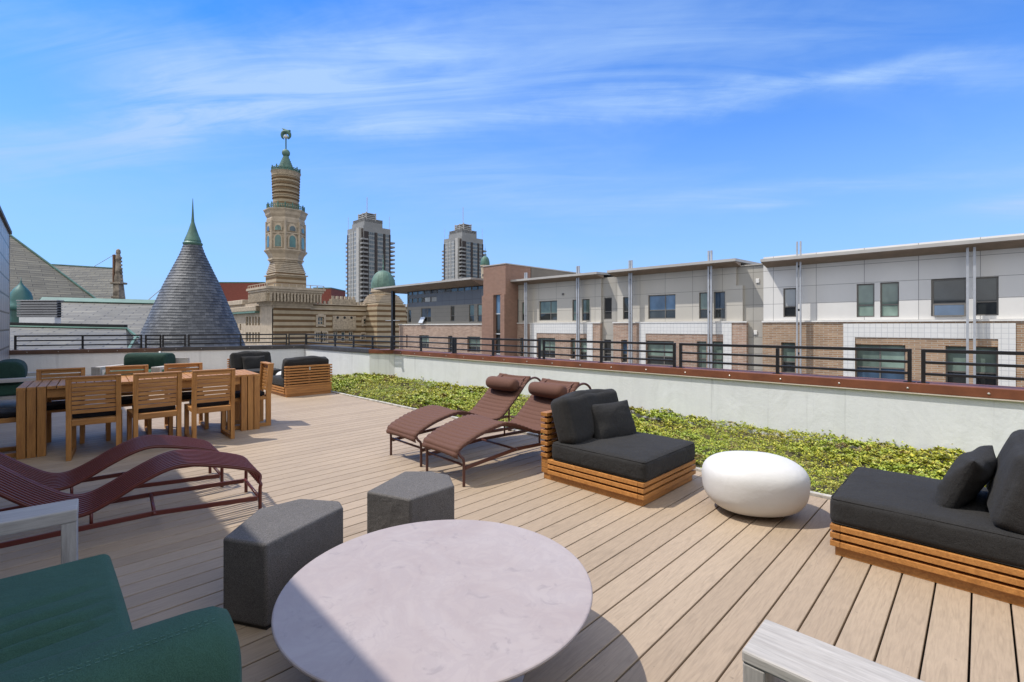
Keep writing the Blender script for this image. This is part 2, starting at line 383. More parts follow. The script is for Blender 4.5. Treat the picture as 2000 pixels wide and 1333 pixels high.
GREYF = m_fabric('dark_grey_fabric', (.128, .118, .110), 420, .12, .03, .6)
GREEN_SHADE = m_fabric('shaded_green_fabric', (.020, .050, .036), 380, .2, .03, .3)  # darker copy of the forest green, shade on the bolsters painted into the colour
GREENF = m_fabric('forest_green_fabric', (.048, .115, .078), 380, .14, .03, .2)
BLACKS = m_fabric('black_seat_pad', (.012, .012, .015), 380, .2, .1)
BROWNM = m_plain('brown_painted_steel', (.085, .030, .022), .42, .08)
REDM = m_plain('oxblood_painted_steel', (.105, .020, .014), .36, .08)
BLACKM = m_plain('black_painted_steel', (.012, .011, .011), .4, .2)
WHITEP = m_plain('white_fibreglass', (.59, .575, .545), .55, .05, 3.2, bumpy=.25, bscale=22)
SOIL = m_plain('sedum_soil', (.13, .115, .05), .95, .4, 9)

def m_sling():
    m, t, b = new_mat('brown_quilted_sling'); c = t.nodes.new('ShaderNodeTexCoord')
    v = texco(t); n1 = noise(t, v, 500, 2)
    colr = ramp(t, n1, [(.35, (.080, .033, .020)), (.65, (.140, .060, .036))])
    t.links.new(colr, b.inputs['Base Color']); b.inputs['Roughness'].default_value = .85; bump(t, b, n1, .3, .003); return m
SLING = m_sling()
def m_stucco():
    m, t, b = new_mat('white_wall_coating'); v = texco(t)
    n = noise(t, texco(t, (1, 1, 2)), 1.1, 6, .6, .4)
    colr = ramp(t, n, [(.3, (.64, .65, .64)), (.7, (.69, .70, .69))])
    vert = noise(t, texco(t, (3, 3, .3)), 2.2, 5, .6)
    colr = mixc_(t, .5, colr, ramp(t, vert, [(.3, .87), (.55, 1.0)]), 'MULTIPLY')
    drip = noise(t, texco(t, (7, 7, .22)), 1.6, 5, .65); colr = mixc_(t, 1, colr, ramp(t, drip, [(.30, .80), (.40, 1.0)]), 'MULTIPLY')
    t.links.new(colr, b.inputs['Base Color']); b.inputs['Roughness'].default_value = .55
    seams = noise(t, texco(t, (1, 1, .5)), 2.6, 4, .55, 1.6)
    hh = math_node(t, 'ADD', noise(t, v, 26, 4), math_node(t, 'MULTIPLY', seams, 5.0))
    bump(t, b, hh, .16, .012); return m
STUCCO = m_stucco()
def m_cap():
    m, t, b = new_mat('rust_painted_cap'); v = texco(t)
    colr = ramp(t, noise(t, v, 3, 6, .65), [(.3, (.115, .036, .016)), (.6, (.19, .062, .027)), (.8, (.24, .10, .05))])
    t.links.new(colr, b.inputs['Base Color']); b.inputs['Roughness'].default_value = .5; return m
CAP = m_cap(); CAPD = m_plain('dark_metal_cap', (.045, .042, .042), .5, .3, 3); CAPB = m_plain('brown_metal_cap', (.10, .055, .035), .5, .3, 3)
TRIM = m_plain('pale_trim_strip', (.55, .47, .38), .6, .1); BOLT = m_plain('bolt_metal', (.45, .42, .38), .4, .1, metal=.6)
def m_table():
    m, t, b = new_mat('blush_concrete_top'); v = texco(t)
    n = noise(t, v, 2.3, 7, .6, 1.2); n2 = noise(t, texco(t, (1, 1, 1), (0, 0, .6)), 5, 9, .66, 2.2)
    colr = ramp(t, n, [(.3, (.35, .285, .262)), (.52, (.385, .325, .30)), (.75, (.405, .35, .33))])
    colr = mixc_(t, math_node(t, 'MULTIPLY', ramp(t, n2, [(.40, 0.0), (.47, 1.0), (.50, 1.0), (.56, 0.0)]), .22), colr, (.30, .25, .245))
    colr = mixc_(t, math_node(t, 'MULTIPLY', ramp(t, noise(t, v, 9, 6, .6, 1.5), [(.60, 0.0), (.70, 1.0)]), .5), colr, (.25, .215, .21))
    t.links.new(colr, b.inputs['Base Color']); b.inputs['Roughness'].default_value = .5
    bump(t, b, n2, .05, .003); return m
M_table = m_table()
def m_sedum():
    m, t, b = new_mat('sedum_leaves'); rnd = island(t); v = texco(t)
    big = noise(t, v, 1.3, 4, .6); mid = noise(t, v, 5.5, 3)
    g = ramp(t, rnd, [(0, (.115, .155, .012)), (.4, (.26, .285, .018)), (.8, (.42, .41, .03)), (.96, (.56, .49, .06))])
    g = mixc_(t, ramp(t, big, [(.42, 0.0), (.62, .6)]), g, (.22, .33, .03))
    g = mixc_(t, ramp(t, mid, [(.56, 0.0), (.68, .75)]), g, (.20, .085, .05))
    g = mixc_(t, ramp(t, noise(t, v, 2.1, 5, .6), [(.55, 0.0), (.68, .55)]), g, (.30, .22, .06))
    t.links.new(g, b.inputs['Base Color']); b.inputs['Roughness'].default_value = .55
    b.inputs['Subsurface Weight'].default_value = 0; return m
M_sedum = m_sedum()

# ---------------------------------------------------------------- deck, bed, parapets
YB = 4.40                                      # inner edge of the planted bed
YW = W(770, 740).y                             # face of the long parapet
# corner points of the roof outline in the deck frame
A_end = W(18, 691, .64); A_end = P(18, 690, 12.3); A_end.z = 0
B_cor = P(595, 690, 15.35); B_cor.z = 0
J0 = P(722, 690, 12.75); J0.z = 0
Jwall0 = Vector((B_cor.x, B_cor.y, 0))
deck = MB(); pitch = .137
xs = np.arange(-19.9, 6.5, pitch)
def back_y(x):                                 # the slanted back parapet bounds the boards
    t_ = (x-A_end.x)/(B_cor.x-A_end.x); return A_end.y+t_*(B_cor.y-A_end.y)
for x in xs:
    x0, x1 = x+.0036, x+pitch-.0036
    ylo, yhi = -2.6, YB
    if x < A_end.x: continue
    if x < B_cor.x: yhi = min(YB, max(back_y(x)+.1, ylo+.1))
    deck.box(x0, x1, ylo, yhi, -.028, 0)
o = obj('deck', deck, M_deck, bevel=.0035); tag(o, kind='structure')
sub = MB().box(-21, 6.6, -2.7, YW+.35, -.30, -.06); o = obj('roof_slab', sub, m_plain('dark_substrate', (.02, .018, .015), .95, .2)); tag(o, kind='structure')
edge = MB(); x = -10.6
while x < 6.4:
    edge.box(x+.003, x+2.397, YB+.006, YB+.055, -.05, .022); x += 2.4
o = obj('deck_edge_strip', edge, m_plain('white_edge_stone', (.40, .37, .32), .85, .4, 14, bumpy=.4, bscale=40), bevel=.004); tag(o, kind='structure')
soil = MB().box(-13.5, 6.5, YB+.06, YW+.02, -.13, -.055); o = obj('planting_bed', soil, SOIL); tag(o, kind='structure')

def sedum():
    X0, X1 = -12.2, 6.4
    pts = []
    n = 190000
    x = rng.uniform(X0, X1, n); y = rng.uniform(YB+.02, YW-.02, n)
    d = np.hypot(x, y); keep = rng.uniform(0, 1, n) < np.clip(1.25-d/11, .28, 1)
    bare = (np.sin(x*3.1+np.sin(y*4)*1.3)+np.sin(y*5.3+x*1.9)) > 1.78
    keep &= ~bare
    cl = np.sin(x*23+2*np.sin(y*9))*np.sin(y*27+2*np.sin(x*11)); keep &= rng.uniform(0, 1, n) < (.62+.45*cl)
    x, y = x[keep], y[keep]; n = len(x); d = np.hypot(x, y)
    hgt = .035+.035*(np.sin(x*2.3)*np.sin(y*3.1+x)*.5+.5)+.03*rng.uniform(0, 1, n)**3+.02*(y > YW-.5)
    hgt += .022*np.sin(x*23+2*np.sin(y*9))*np.sin(y*27+2*np.sin(x*11))+.012+.028*np.sin(x*6.1+2.2*np.sin(y*3.3))*np.sin(y*7.3+1.7*np.sin(x*4.1+1))
    edge_f = np.clip((y-YB-.03)/.22, .25, 1); hgt *= edge_f
    size = (.009+.013*rng.uniform(0, 1, n))*(.75+.5*(np.sin(x*1.7+2*np.sin(y*1.3))*.5+.5))*(1+np.clip((d-5)/9, 0, .9))
    tall = rng.uniform(0, 1, n) < .006*(1+2*(y > YW-.6)); hgt[tall] += .06
    hgt -= .048
    K = 5
    base = np.stack([x, y, hgt], 1)
    V = []; 
    spin = rng.uniform(0, 6.28, n)
    allv = np.zeros((n, K, 4, 3))
    for k in range(K):
        a = spin+k*2*np.pi/K+rng.uniform(-.3, .3, n); tilt = rng.uniform(.1, 1.0, n); ln = size*rng.uniform(.9, 1.7, n); w = size*.48
        dx, dy = np.cos(a), np.sin(a); nx, ny = -dy, dx
        c, s = np.cos(tilt), np.sin(tilt)
        z0 = rng.uniform(-.012, .006, n)
        p0 = base+np.stack([0*x, 0*x, z0], 1)
        mid = p0+np.stack([dx*c*ln*.6, dy*c*ln*.6, s*ln*.6], 1)
        tip = p0+np.stack([dx*c*ln, dy*c*ln, s*ln*.95], 1)
        side = np.stack([nx*w, ny*w, 0*x], 1)
        allv[:, k, 0] = p0; allv[:, k, 1] = mid+side; allv[:, k, 2] = tip; allv[:, k, 3] = mid-side
    V = allv.reshape(-1, 3)
    # short stems give the clumps body
    me = bpy.data.meshes.new('sedum'); nv = len(V); nf = nv//4
    me.vertices.add(nv); me.vertices.foreach_set('co', V.ravel())
    me.loops.add(nv); me.loops.foreach_set('vertex_index', np.arange(nv))
    me.polygons.add(nf); me.polygons.foreach_set('loop_start', np.arange(0, nv, 4)); me.polygons.foreach_set('loop_total', np.full(nf, 4))
    me.update(); me.materials.append(M_sedum)
    o = bpy.data.objects.new('sedum', me); col.objects.link(o)
    tag(o, 'yellow green sedum ground cover growing along the long white parapet', 'ground cover', kind='stuff')
sedum()

def wall_seg(name, a, b, th, h, capm, label, capx=.03, group='rooftop parapet walls', inner=1, cap_h=.10, bolts=True, extend=(0, 0)):
    """parapet from a to b; its inner face runs through a-b, thickness goes outward (left of a->b times inner)"""
    a = Vector((a[0], a[1], 0)); b = Vector((b[0], b[1], 0)); d = (b-a); ln = d.length; rz = math.atan2(d.y, d.x)
    r = empty(name, a, rz, label, 'wall', group)
    e0, e1 = extend
    obj('wall_face', MB().box(-e0, ln+e1, 0, inner*th, -.3, h), STUCCO, r, bevel=.01)
    cp = obj('coping', MB().box(-e0-.0, ln+e1, -inner*capx, inner*(th+.02), h+.002, h+cap_h), capm, r, bevel=.004)
    obj('drip_edge', MB().box(-e0, ln+e1, -inner*(capx+.003), -inner*.001, h-.012, h), TRIM if capm is CAP else capm, r)
    if bolts:
        x = .35
        while x < ln:
            mb = MB(); M = Mt(x, -inner*capx, h+.045, rx=inner*math.pi/2)
            mb2 = MB().lathe([(.011, 0), (.011, .004), (.005, .008)], 8); mb.add(mb2.v, mb2.f, M); obj('bolt', mb, BOLT, r, smooth=False); x += .62
    return r
hR = .64
wall_seg('parapet_wall', (W(770, 740).x, YW), (6.6, YW), .32, hR, CAP, 'long white parapet with rust brown coping beside the sedum bed')
# pier where the parapet steps, then the far run and the back run
jx = W(770, 740).x
J0w = P(722, 690, 12.6)
pier = empty('parapet_pier', (jx, YW, 0), 0, 'short white return of the parapet stepping back toward the roof corner', 'wall', 'rooftop parapet walls')
face = MB(); dd = Vector((jx, YW, 0)); jj = Vector((J0w.x, J0w.y, 0))
p3 = B_cor
outd = Vector((.0, .32, 0))
face.prism([dd[:2], (dd.x, dd.y+.32), (jj.x+.05, jj.y+.5), jj[:2]], -.3, hR)
obj('wall_face', face, STUCCO, pier, local=False)
capm_ = MB().prism([(dd.x+.0, dd.y-.03), (dd.x+.0, dd.y+.34), (jj.x+.03, jj.y+.52), (jj.x-.0, jj.y-.03)], hR+.002, hR+.10)
obj('coping', capm_, CAP, pier, local=False, bevel=.004)
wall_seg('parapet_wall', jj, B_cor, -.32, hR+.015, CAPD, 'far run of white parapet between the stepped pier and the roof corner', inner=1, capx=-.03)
# note: a->b runs away from the camera, so the outward side is negative
step = A_end.lerp(B_cor, .46)
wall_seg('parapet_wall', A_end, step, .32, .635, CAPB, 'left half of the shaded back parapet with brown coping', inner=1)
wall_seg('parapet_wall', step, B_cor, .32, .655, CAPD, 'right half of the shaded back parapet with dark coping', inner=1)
obj('downpipe', MB().tube([step+Vector((.02, -.04, 0)), step+Vector((.02, -.04, .64))], .03, 10), m_plain('white_pipe', (.75, .75, .72), .4, .05), None, smooth=True)
tag(bpy.data.objects['downpipe'], 'thin white vertical strip on the back parapet where it steps', 'pipe')

# railings --------------------------------------------------------------
RT = 1.105
def rail_panel(pa, pb, mids, label, ztop=RT, zb=.74, t=.036):
    a = Vector((pa[0], pa[1], 0)); b = Vector((pb[0], pb[1], 0)); ln = (b-a).length; rz = math.atan2((b-a).y, (b-a).x)
    r = empty('railing', a, rz, label, 'railing', 'black steel railing panels along the parapet')
    for i, z in enumerate((ztop-t/2, ztop-t/2-.125, ztop-t/2-.25)):
        obj('rail', MB().box(t/2+.001, ln-t/2-.001, -t/2 if i else -t/2-.001, t/2 if i else t/2+.001, z-t/2*(1 if i == 0 else .8), z+t/2*(1 if i == 0 else .8)), BLACKM, r, bevel=.003)
    for k, x in enumerate([0, ln]+[m*ln for m in mids]):
        top = ztop if k < 2 else ztop-t-.001
        obj('post', MB().box(x-t/2, x+t/2, -t/2-.003, t/2+.003, zb, top), BLACKM, r, bevel=.003)
        obj('base_plate', MB().box(x-.05, x+.05, -.035, .035, zb-.001, zb+.008), BLACKM, r)
    return r
def onY(u, y): 
    q = FY(u, 600, y); return (q.x, y)
yr = YW+.10
segs = [(767.6, 885.3, [822.4]), (889.8, 1053.6, [963]), (1062.4, 1317.3, [1174.5]), (1329.5, 1776.7, [1518.8]), (1803.5, 2420, [2110])]
names = ['panel of black railing just right of the stepped pier', 'black railing panel below the glazed ribbon building', 'black railing panel in front of the low left brick section', 'longest full black railing panel in view above the white pouf', 'black railing panel cut off at the right edge']
for (a, b, ms), nm in zip(segs, names):
    pa, pb = onY(a, yr), onY(b, yr)
    rail_panel(pa, pb, [(onY(m, yr)[0]-pa[0])/(pb[0]-pa[0]) for m in ms], nm)
def online(u, A, B, off):
    d = (B-A).normalized(); n = Vector((-d.y, d.x, 0))*off; A2 = A+n; k = (u-1000)/FPX
    # ray direction
    rx, ry = grid(k, 1); den = d.x*ry-d.y*rx; t_ = (A2.y*rx-A2.x*ry)/den; return A2+d*t_
for (a, b, ms), nm in zip([(598.5, 764.5, [654.6, 690.6, 727.6])], ['black railing panel with three middle posts left of the stepped pier']):
    A, B = B_cor, jj; pa = online(a, A, B, .12); pb = online(b, A, B, .12)
    rail_panel(pa, pb, [(online(m, A, B, .12)-pa).length/(pb-pa).length for m in ms], nm, zb=.755)
bn = ['black railing panel at the far left beside the tiled wall', 'narrow black railing panel left of the slate cone', 'small black railing panel before the slate cone', 'black railing panel across the right foot of the slate cone', 'black railing panel in the back corner below the minaret']
for (a, b, ms), nm in zip([(30, 276, [161.5]), (285, 313.5, []), (318.5, 361.5, []), (369, 559.5, [470]), (564.5, 597, [])], bn):
    pa = online(a, A_end, B_cor, .12); pb = online(b, A_end, B_cor, .12)
    rail_panel(pa, pb, [(online(m, A_end, B_cor, .12)-pa).length/(pb-pa).length for m in ms], nm, ztop=1.118, zb=.76 if a > 300 else .74, t=.04)

# ---------------------------------------------------------------- tiled building at the left that shades the terrace
TILEW = m_brick('grey_wall_tile', (.34, .315, .29), (.40, .37, .345), (.02, .018, .016), .62, .42, .022, 0, .35, .2, bmp=.3)
wd = Vector(grid(.6905, -.7234)+(0,)).normalized()
wa = Vector((A_end.x, A_end.y, 0))
rzw = math.atan2(wd.y, wd.x)
lb = empty('penthouse_block', wa, rzw, 'grey tiled wall of the upper floor at the left edge of the terrace', 'building')
obj('wall', MB().box(.0, 24, -9, 0, -.3, 3.72), TILEW, lb)
obj('coping', MB().box(-.04, 24, -9, .05, 3.723, 3.80), CAPD, lb, bevel=.004)
# joints in relief at the visible end
obj('corner_trim', MB().box(-.012, .03, -.03, .012, 0, 3.71), m_plain('tile_edge', (.3, .29, .28), .4, .1), lb)

# own building below, street and ground
GZ = -14.0
gm = m_plain('ground', (.10, .095, .085), .95, .3, .05); g = obj('ground', MB().box(-1500, 1500, -1500, 1500, GZ-1, GZ), gm); tag(g, kind='structure')
road = obj('road', MB().box(-400, 400, 10, 22, GZ+.0, GZ+.004), m_plain('asphalt', (.05, .05, .052), .9, .25, .8)); tag(road, kind='structure')
pv = obj('pavement', MB().box(-400, 400, 22.0, 30.2, GZ+.0, GZ+.13).box(-400, 400, 7.2, 10, GZ, GZ+.13), m_plain('paving', (.3, .29, .27), .9, .2, .8)); tag(pv, kind='structure')
own = obj('terrace_building', MB().box(-20.8, 12, -12, YW+.3, GZ, -.31), m_brick('own_brick', (.28, .17, .11), (.33, .21, .14), (.35, .32, .28), .21, .075, .01)); tag(own, 'brick building carrying the timber roof terrace', 'building')

# ================================================================ FURNITURE
def grp_z(facing_x, facing_y): return math.atan2(facing_y, facing_x)-math.pi/2     # local +y looks along the facing
# ---- slatted lounge module
def make_lounge():
    r = empty('lounge_chair', (0, 0, 0), 0, 'lounge', 'lounge chair', 'low slatted teak lounge chairs')
    w, d = .435, .485
    obj('plinth', MB().box(-w, w, -d, d, 0, .052), TEAK, r, bevel=.003)
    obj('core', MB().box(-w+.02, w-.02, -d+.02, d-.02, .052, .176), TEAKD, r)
    for z in (.056, .104, .150):
        mb = MB(); e = .022; t = .05; z1 = z+.032
        mb.box(-w-e, w+e, d+e-t, d+e, z, z1); mb.box(-w-e, -w-e+t, -d+.06, d+e-t-.001, z, z1); mb.box(w+e-t, w+e, -d+.06, d+e-t-.001, z, z1)
        obj('base_slat', mb, TEAK, r, bevel=.003)
    for k in range(3):
        obj('back_board', MB().box(-w-.01, w+.01, -d-.02, -d+.055, .054+k*.046, .098+k*.046), TEAK, r, bevel=.003)
    for k in range(8):
        z = .196+k*.0515; obj('back_slat', MB().box(-w-.022, w+.022, -d-.02, -d+.058, z, z+.032), TEAK, r, bevel=.003)
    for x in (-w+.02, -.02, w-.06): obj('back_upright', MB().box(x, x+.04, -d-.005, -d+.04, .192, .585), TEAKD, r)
    obj('handle_clip', MB().box(-.012, .012, -d-.026, -d-.021, .50, .56), BOLT, r)
    sc1 = obj('seat_cushion', cushion(.452, .455, .082, .04, 24, .012, .0025, 3, Mt(0, .06, .262)), BLACKF, r, smooth=True)
    # piping seams round the top edge
    def ring(z, ins):
        sx_, sy_ = .452-ins, .455-ins; pts = []
        for (cx, cy, a0) in ((sx_-.03, sy_-.03, 0), (-sx_+.03, sy_-.03, 90), (-sx_+.03, -sy_+.03, 180), (sx_-.03, -sy_+.03, 270)):
            for k in range(5):
                a = R(a0+k*22.5); pts.append((cx+.03*math.cos(a), cy+.03*math.sin(a)+.06, z))
        pts.append(pts[0]); return pts
    obj('piping', MB().tube(ring(.331, .008), .0035, 5, False).tube(ring(.192, .008), .0035, 5, False), BLACKF, sc1, smooth=True)
    bc = obj('back_cushion', cushion(.43, .095, .205, .055, 30, .028, .009, 5, Mt(0, -.30, .525, rx=R(17))), BLACKF, r, smooth=True)
    obj('care_tag', MB().box(.30, .345, -.195, -.190, .345, .365), m_plain('tag_white', (.7, .7, .7), .6, .02), bc)
    return r
def place(t, x, y, rz, label, first):
    o = t if first else copy_tree(t); o.location = (x, y, 0); o.rotation_euler = (0, 0, rz); o['label'] = label; return o
lounge = make_lounge()
def at_pt(p, dx, dy): return (p.x+dx, p.y+dy)
s1 = (W(1064, 934.7)+W(1350, 937.5))/2
place(lounge, s1.x, s1.y, grp_z(1, 0), 'slatted teak lounge chair with black cushions between the brown loungers and the white pouf', True)
n2 = W(1631, 1083.7); s2 = Vector((n2.x+.485, n2.y+.435, 0))
place(lounge, s2.x, s2.y, grp_z(-1, 0), 'slatted teak lounge chair with black cushions cut off by the right edge', False)
b3 = W(559.4, 776.8); s3 = Vector((b3.x-.485, b3.y+.435, 0))
place(lounge, s3.x, s3.y, grp_z(-1, 0), 'slatted teak lounge chair turned with its slatted back to the camera by the sedum', False)
c4 = grid(-6.69+.0, 11.54-.25); s4 = Vector((c4[0]+.485, c4[1]+.435, 0))
place(lounge, s4.x, s4.y, grp_z(1, 0), 'far slatted teak lounge chair with black cushions against the back parapet', False)
def pillow_on(s, face, off, label, tilt=-20, spin=10, seed=1, dy=.0):
    rz = grp_z(face, 0)
    r = empty('throw_pillow', (s.x, s.y, 0), rz, label, 'pillow', 'black throw pillows on the lounge chairs')
    obj('pillow_cover', pillow(.54, .36, .08, Mt(off, -.14+dy, .475, rx=R(tilt)*-1, rz=R(spin)), seed=seed), BLACKF, r, smooth=True)
pillow_on(s1, 1, -.13, 'small black pillow on the lounge chair beside the brown loungers', 22*-1, -12, 1)
pillow_on(s2, -1, .0, 'small black pillow on the lounge chair at the right edge', -24, -8, 2, .07)
pillow_on(s4, 1, -.02, 'small black pillow on the far lounge chair by the back parapet', -20, 5, 3)

# ---- pebble poufs
def pebble(loc, rz, label, k=1):
    r = bpy.data.objects.new('pebble_pouf', None)
    n, m = 64, 32; mb = MB(); a_, b_, h = .35*k, .30*k, .405*k; vv = []; ff = []
    for j in range(m+1):
        ph = -math.pi/2+math.pi*j/m
        for i in range(n):
            t_ = 2*math.pi*i/n; e = 2.85
            cx = math.copysign(abs(math.cos(t_))**(2/2.3), math.cos(t_)); cy = math.copysign(abs(math.sin(t_))**(2/2.3), math.sin(t_))
            rr = abs(math.cos(ph))**(2/e); z = math.copysign(abs(math.sin(ph))**(2/e), math.sin(ph))
            zz_ = h/2+z*h/2
            lean = 1+.05*z
            vv.append((a_*cx*rr*lean, b_*cy*rr*lean, max(.0, zz_)+.006))
    for j in range(m):
        for i in range(n):
            q = (i+1) % n; ff.append((j*n+i, j*n+q, (j+1)*n+q, (j+1)*n+i))
    mb.add(vv, ff); o = obj('pebble_pouf', mb, WHITEP, smooth=True); bpy.data.objects.remove(r)
    o.name = 'pebble_pouf'; o.location = (loc[0], loc[1], 0); o.rotation_euler = (0, 0, rz); tag(o, label, 'pouf', 'white pebble shaped poufs')
pp = W(1472, 999, .0)
pebble((pp.x, pp.y), gdir(1, -.12), 'large glossy white pebble pouf between the two front lounge chairs')
p2 = Vector((s3.x-.75, s3.y+.15, 0)); pebble((p2.x, p2.y), R(20), 'distant white pebble pouf half hidden behind the lounge chair turned away')

# ---- coffee table
ct = grid(-.287, 1.905)
r = empty('coffee_table', (ct[0], ct[1], 0), 0, 'large round blush concrete coffee table in the foreground', 'coffee table')
obj('tabletop', MB().lathe([(.588, .326), (.597, .330), (.600, .336), (.598, .340), (.594, .342)], 128), M_table, r, smooth=False)
obj('pedestal', MB().lathe([(.34, 0), (.34, .012), (.16, .03), (.13, .10), (.13, .24), (.20, .315), (.30, .3255)], 48), m_plain('pedestal_grey', (.32, .29, .285), .6, .1), r, smooth=True)

# ---- hexagonal poufs
def hexpouf(tops, label):
    pts = [W(u, v, .385) for u, v in tops]; c = sum(pts, Vector())/len(pts); c.z = 0
    r = empty('hexagonal_pouf', c, 0, label, 'pouf', 'dark grey hexagonal poufs')
    poly = [(p.x-c.x, p.y-c.y) for p in pts]
    ar = sum(poly[i][0]*poly[(i+1) % 6][1]-poly[(i+1) % 6][0]*poly[i][1] for i in range(6))
    if ar < 0: poly.reverse()
    inner = [(p[0]*.972, p[1]*.972) for p in poly]
    o = obj('upholstery', MB().prism(poly, .012, .385), GREYF, r, bevel=.015, seg=4); o.data.shade_smooth()
    o.modifiers['bevel'].harden_normals = False
    wn_ = o.modifiers.new('wn', 'WEIGHTED_NORMAL'); wn_.keep_sharp = False
    obj('foot', MB().prism(inner, .0, .0125), BLACKM, r)
hexpouf([(434, 1051), (519, 1064), (671, 990), (664, 978), (587, 973), (505, 993)], 'larger dark grey hexagonal pouf nearer the camera, its corner in shade')
hexpouf([(715, 960), (802, 976), (888, 948), (878, 927), (842, 920), (790, 920)], 'smaller looking dark grey hexagonal pouf behind the coffee table')

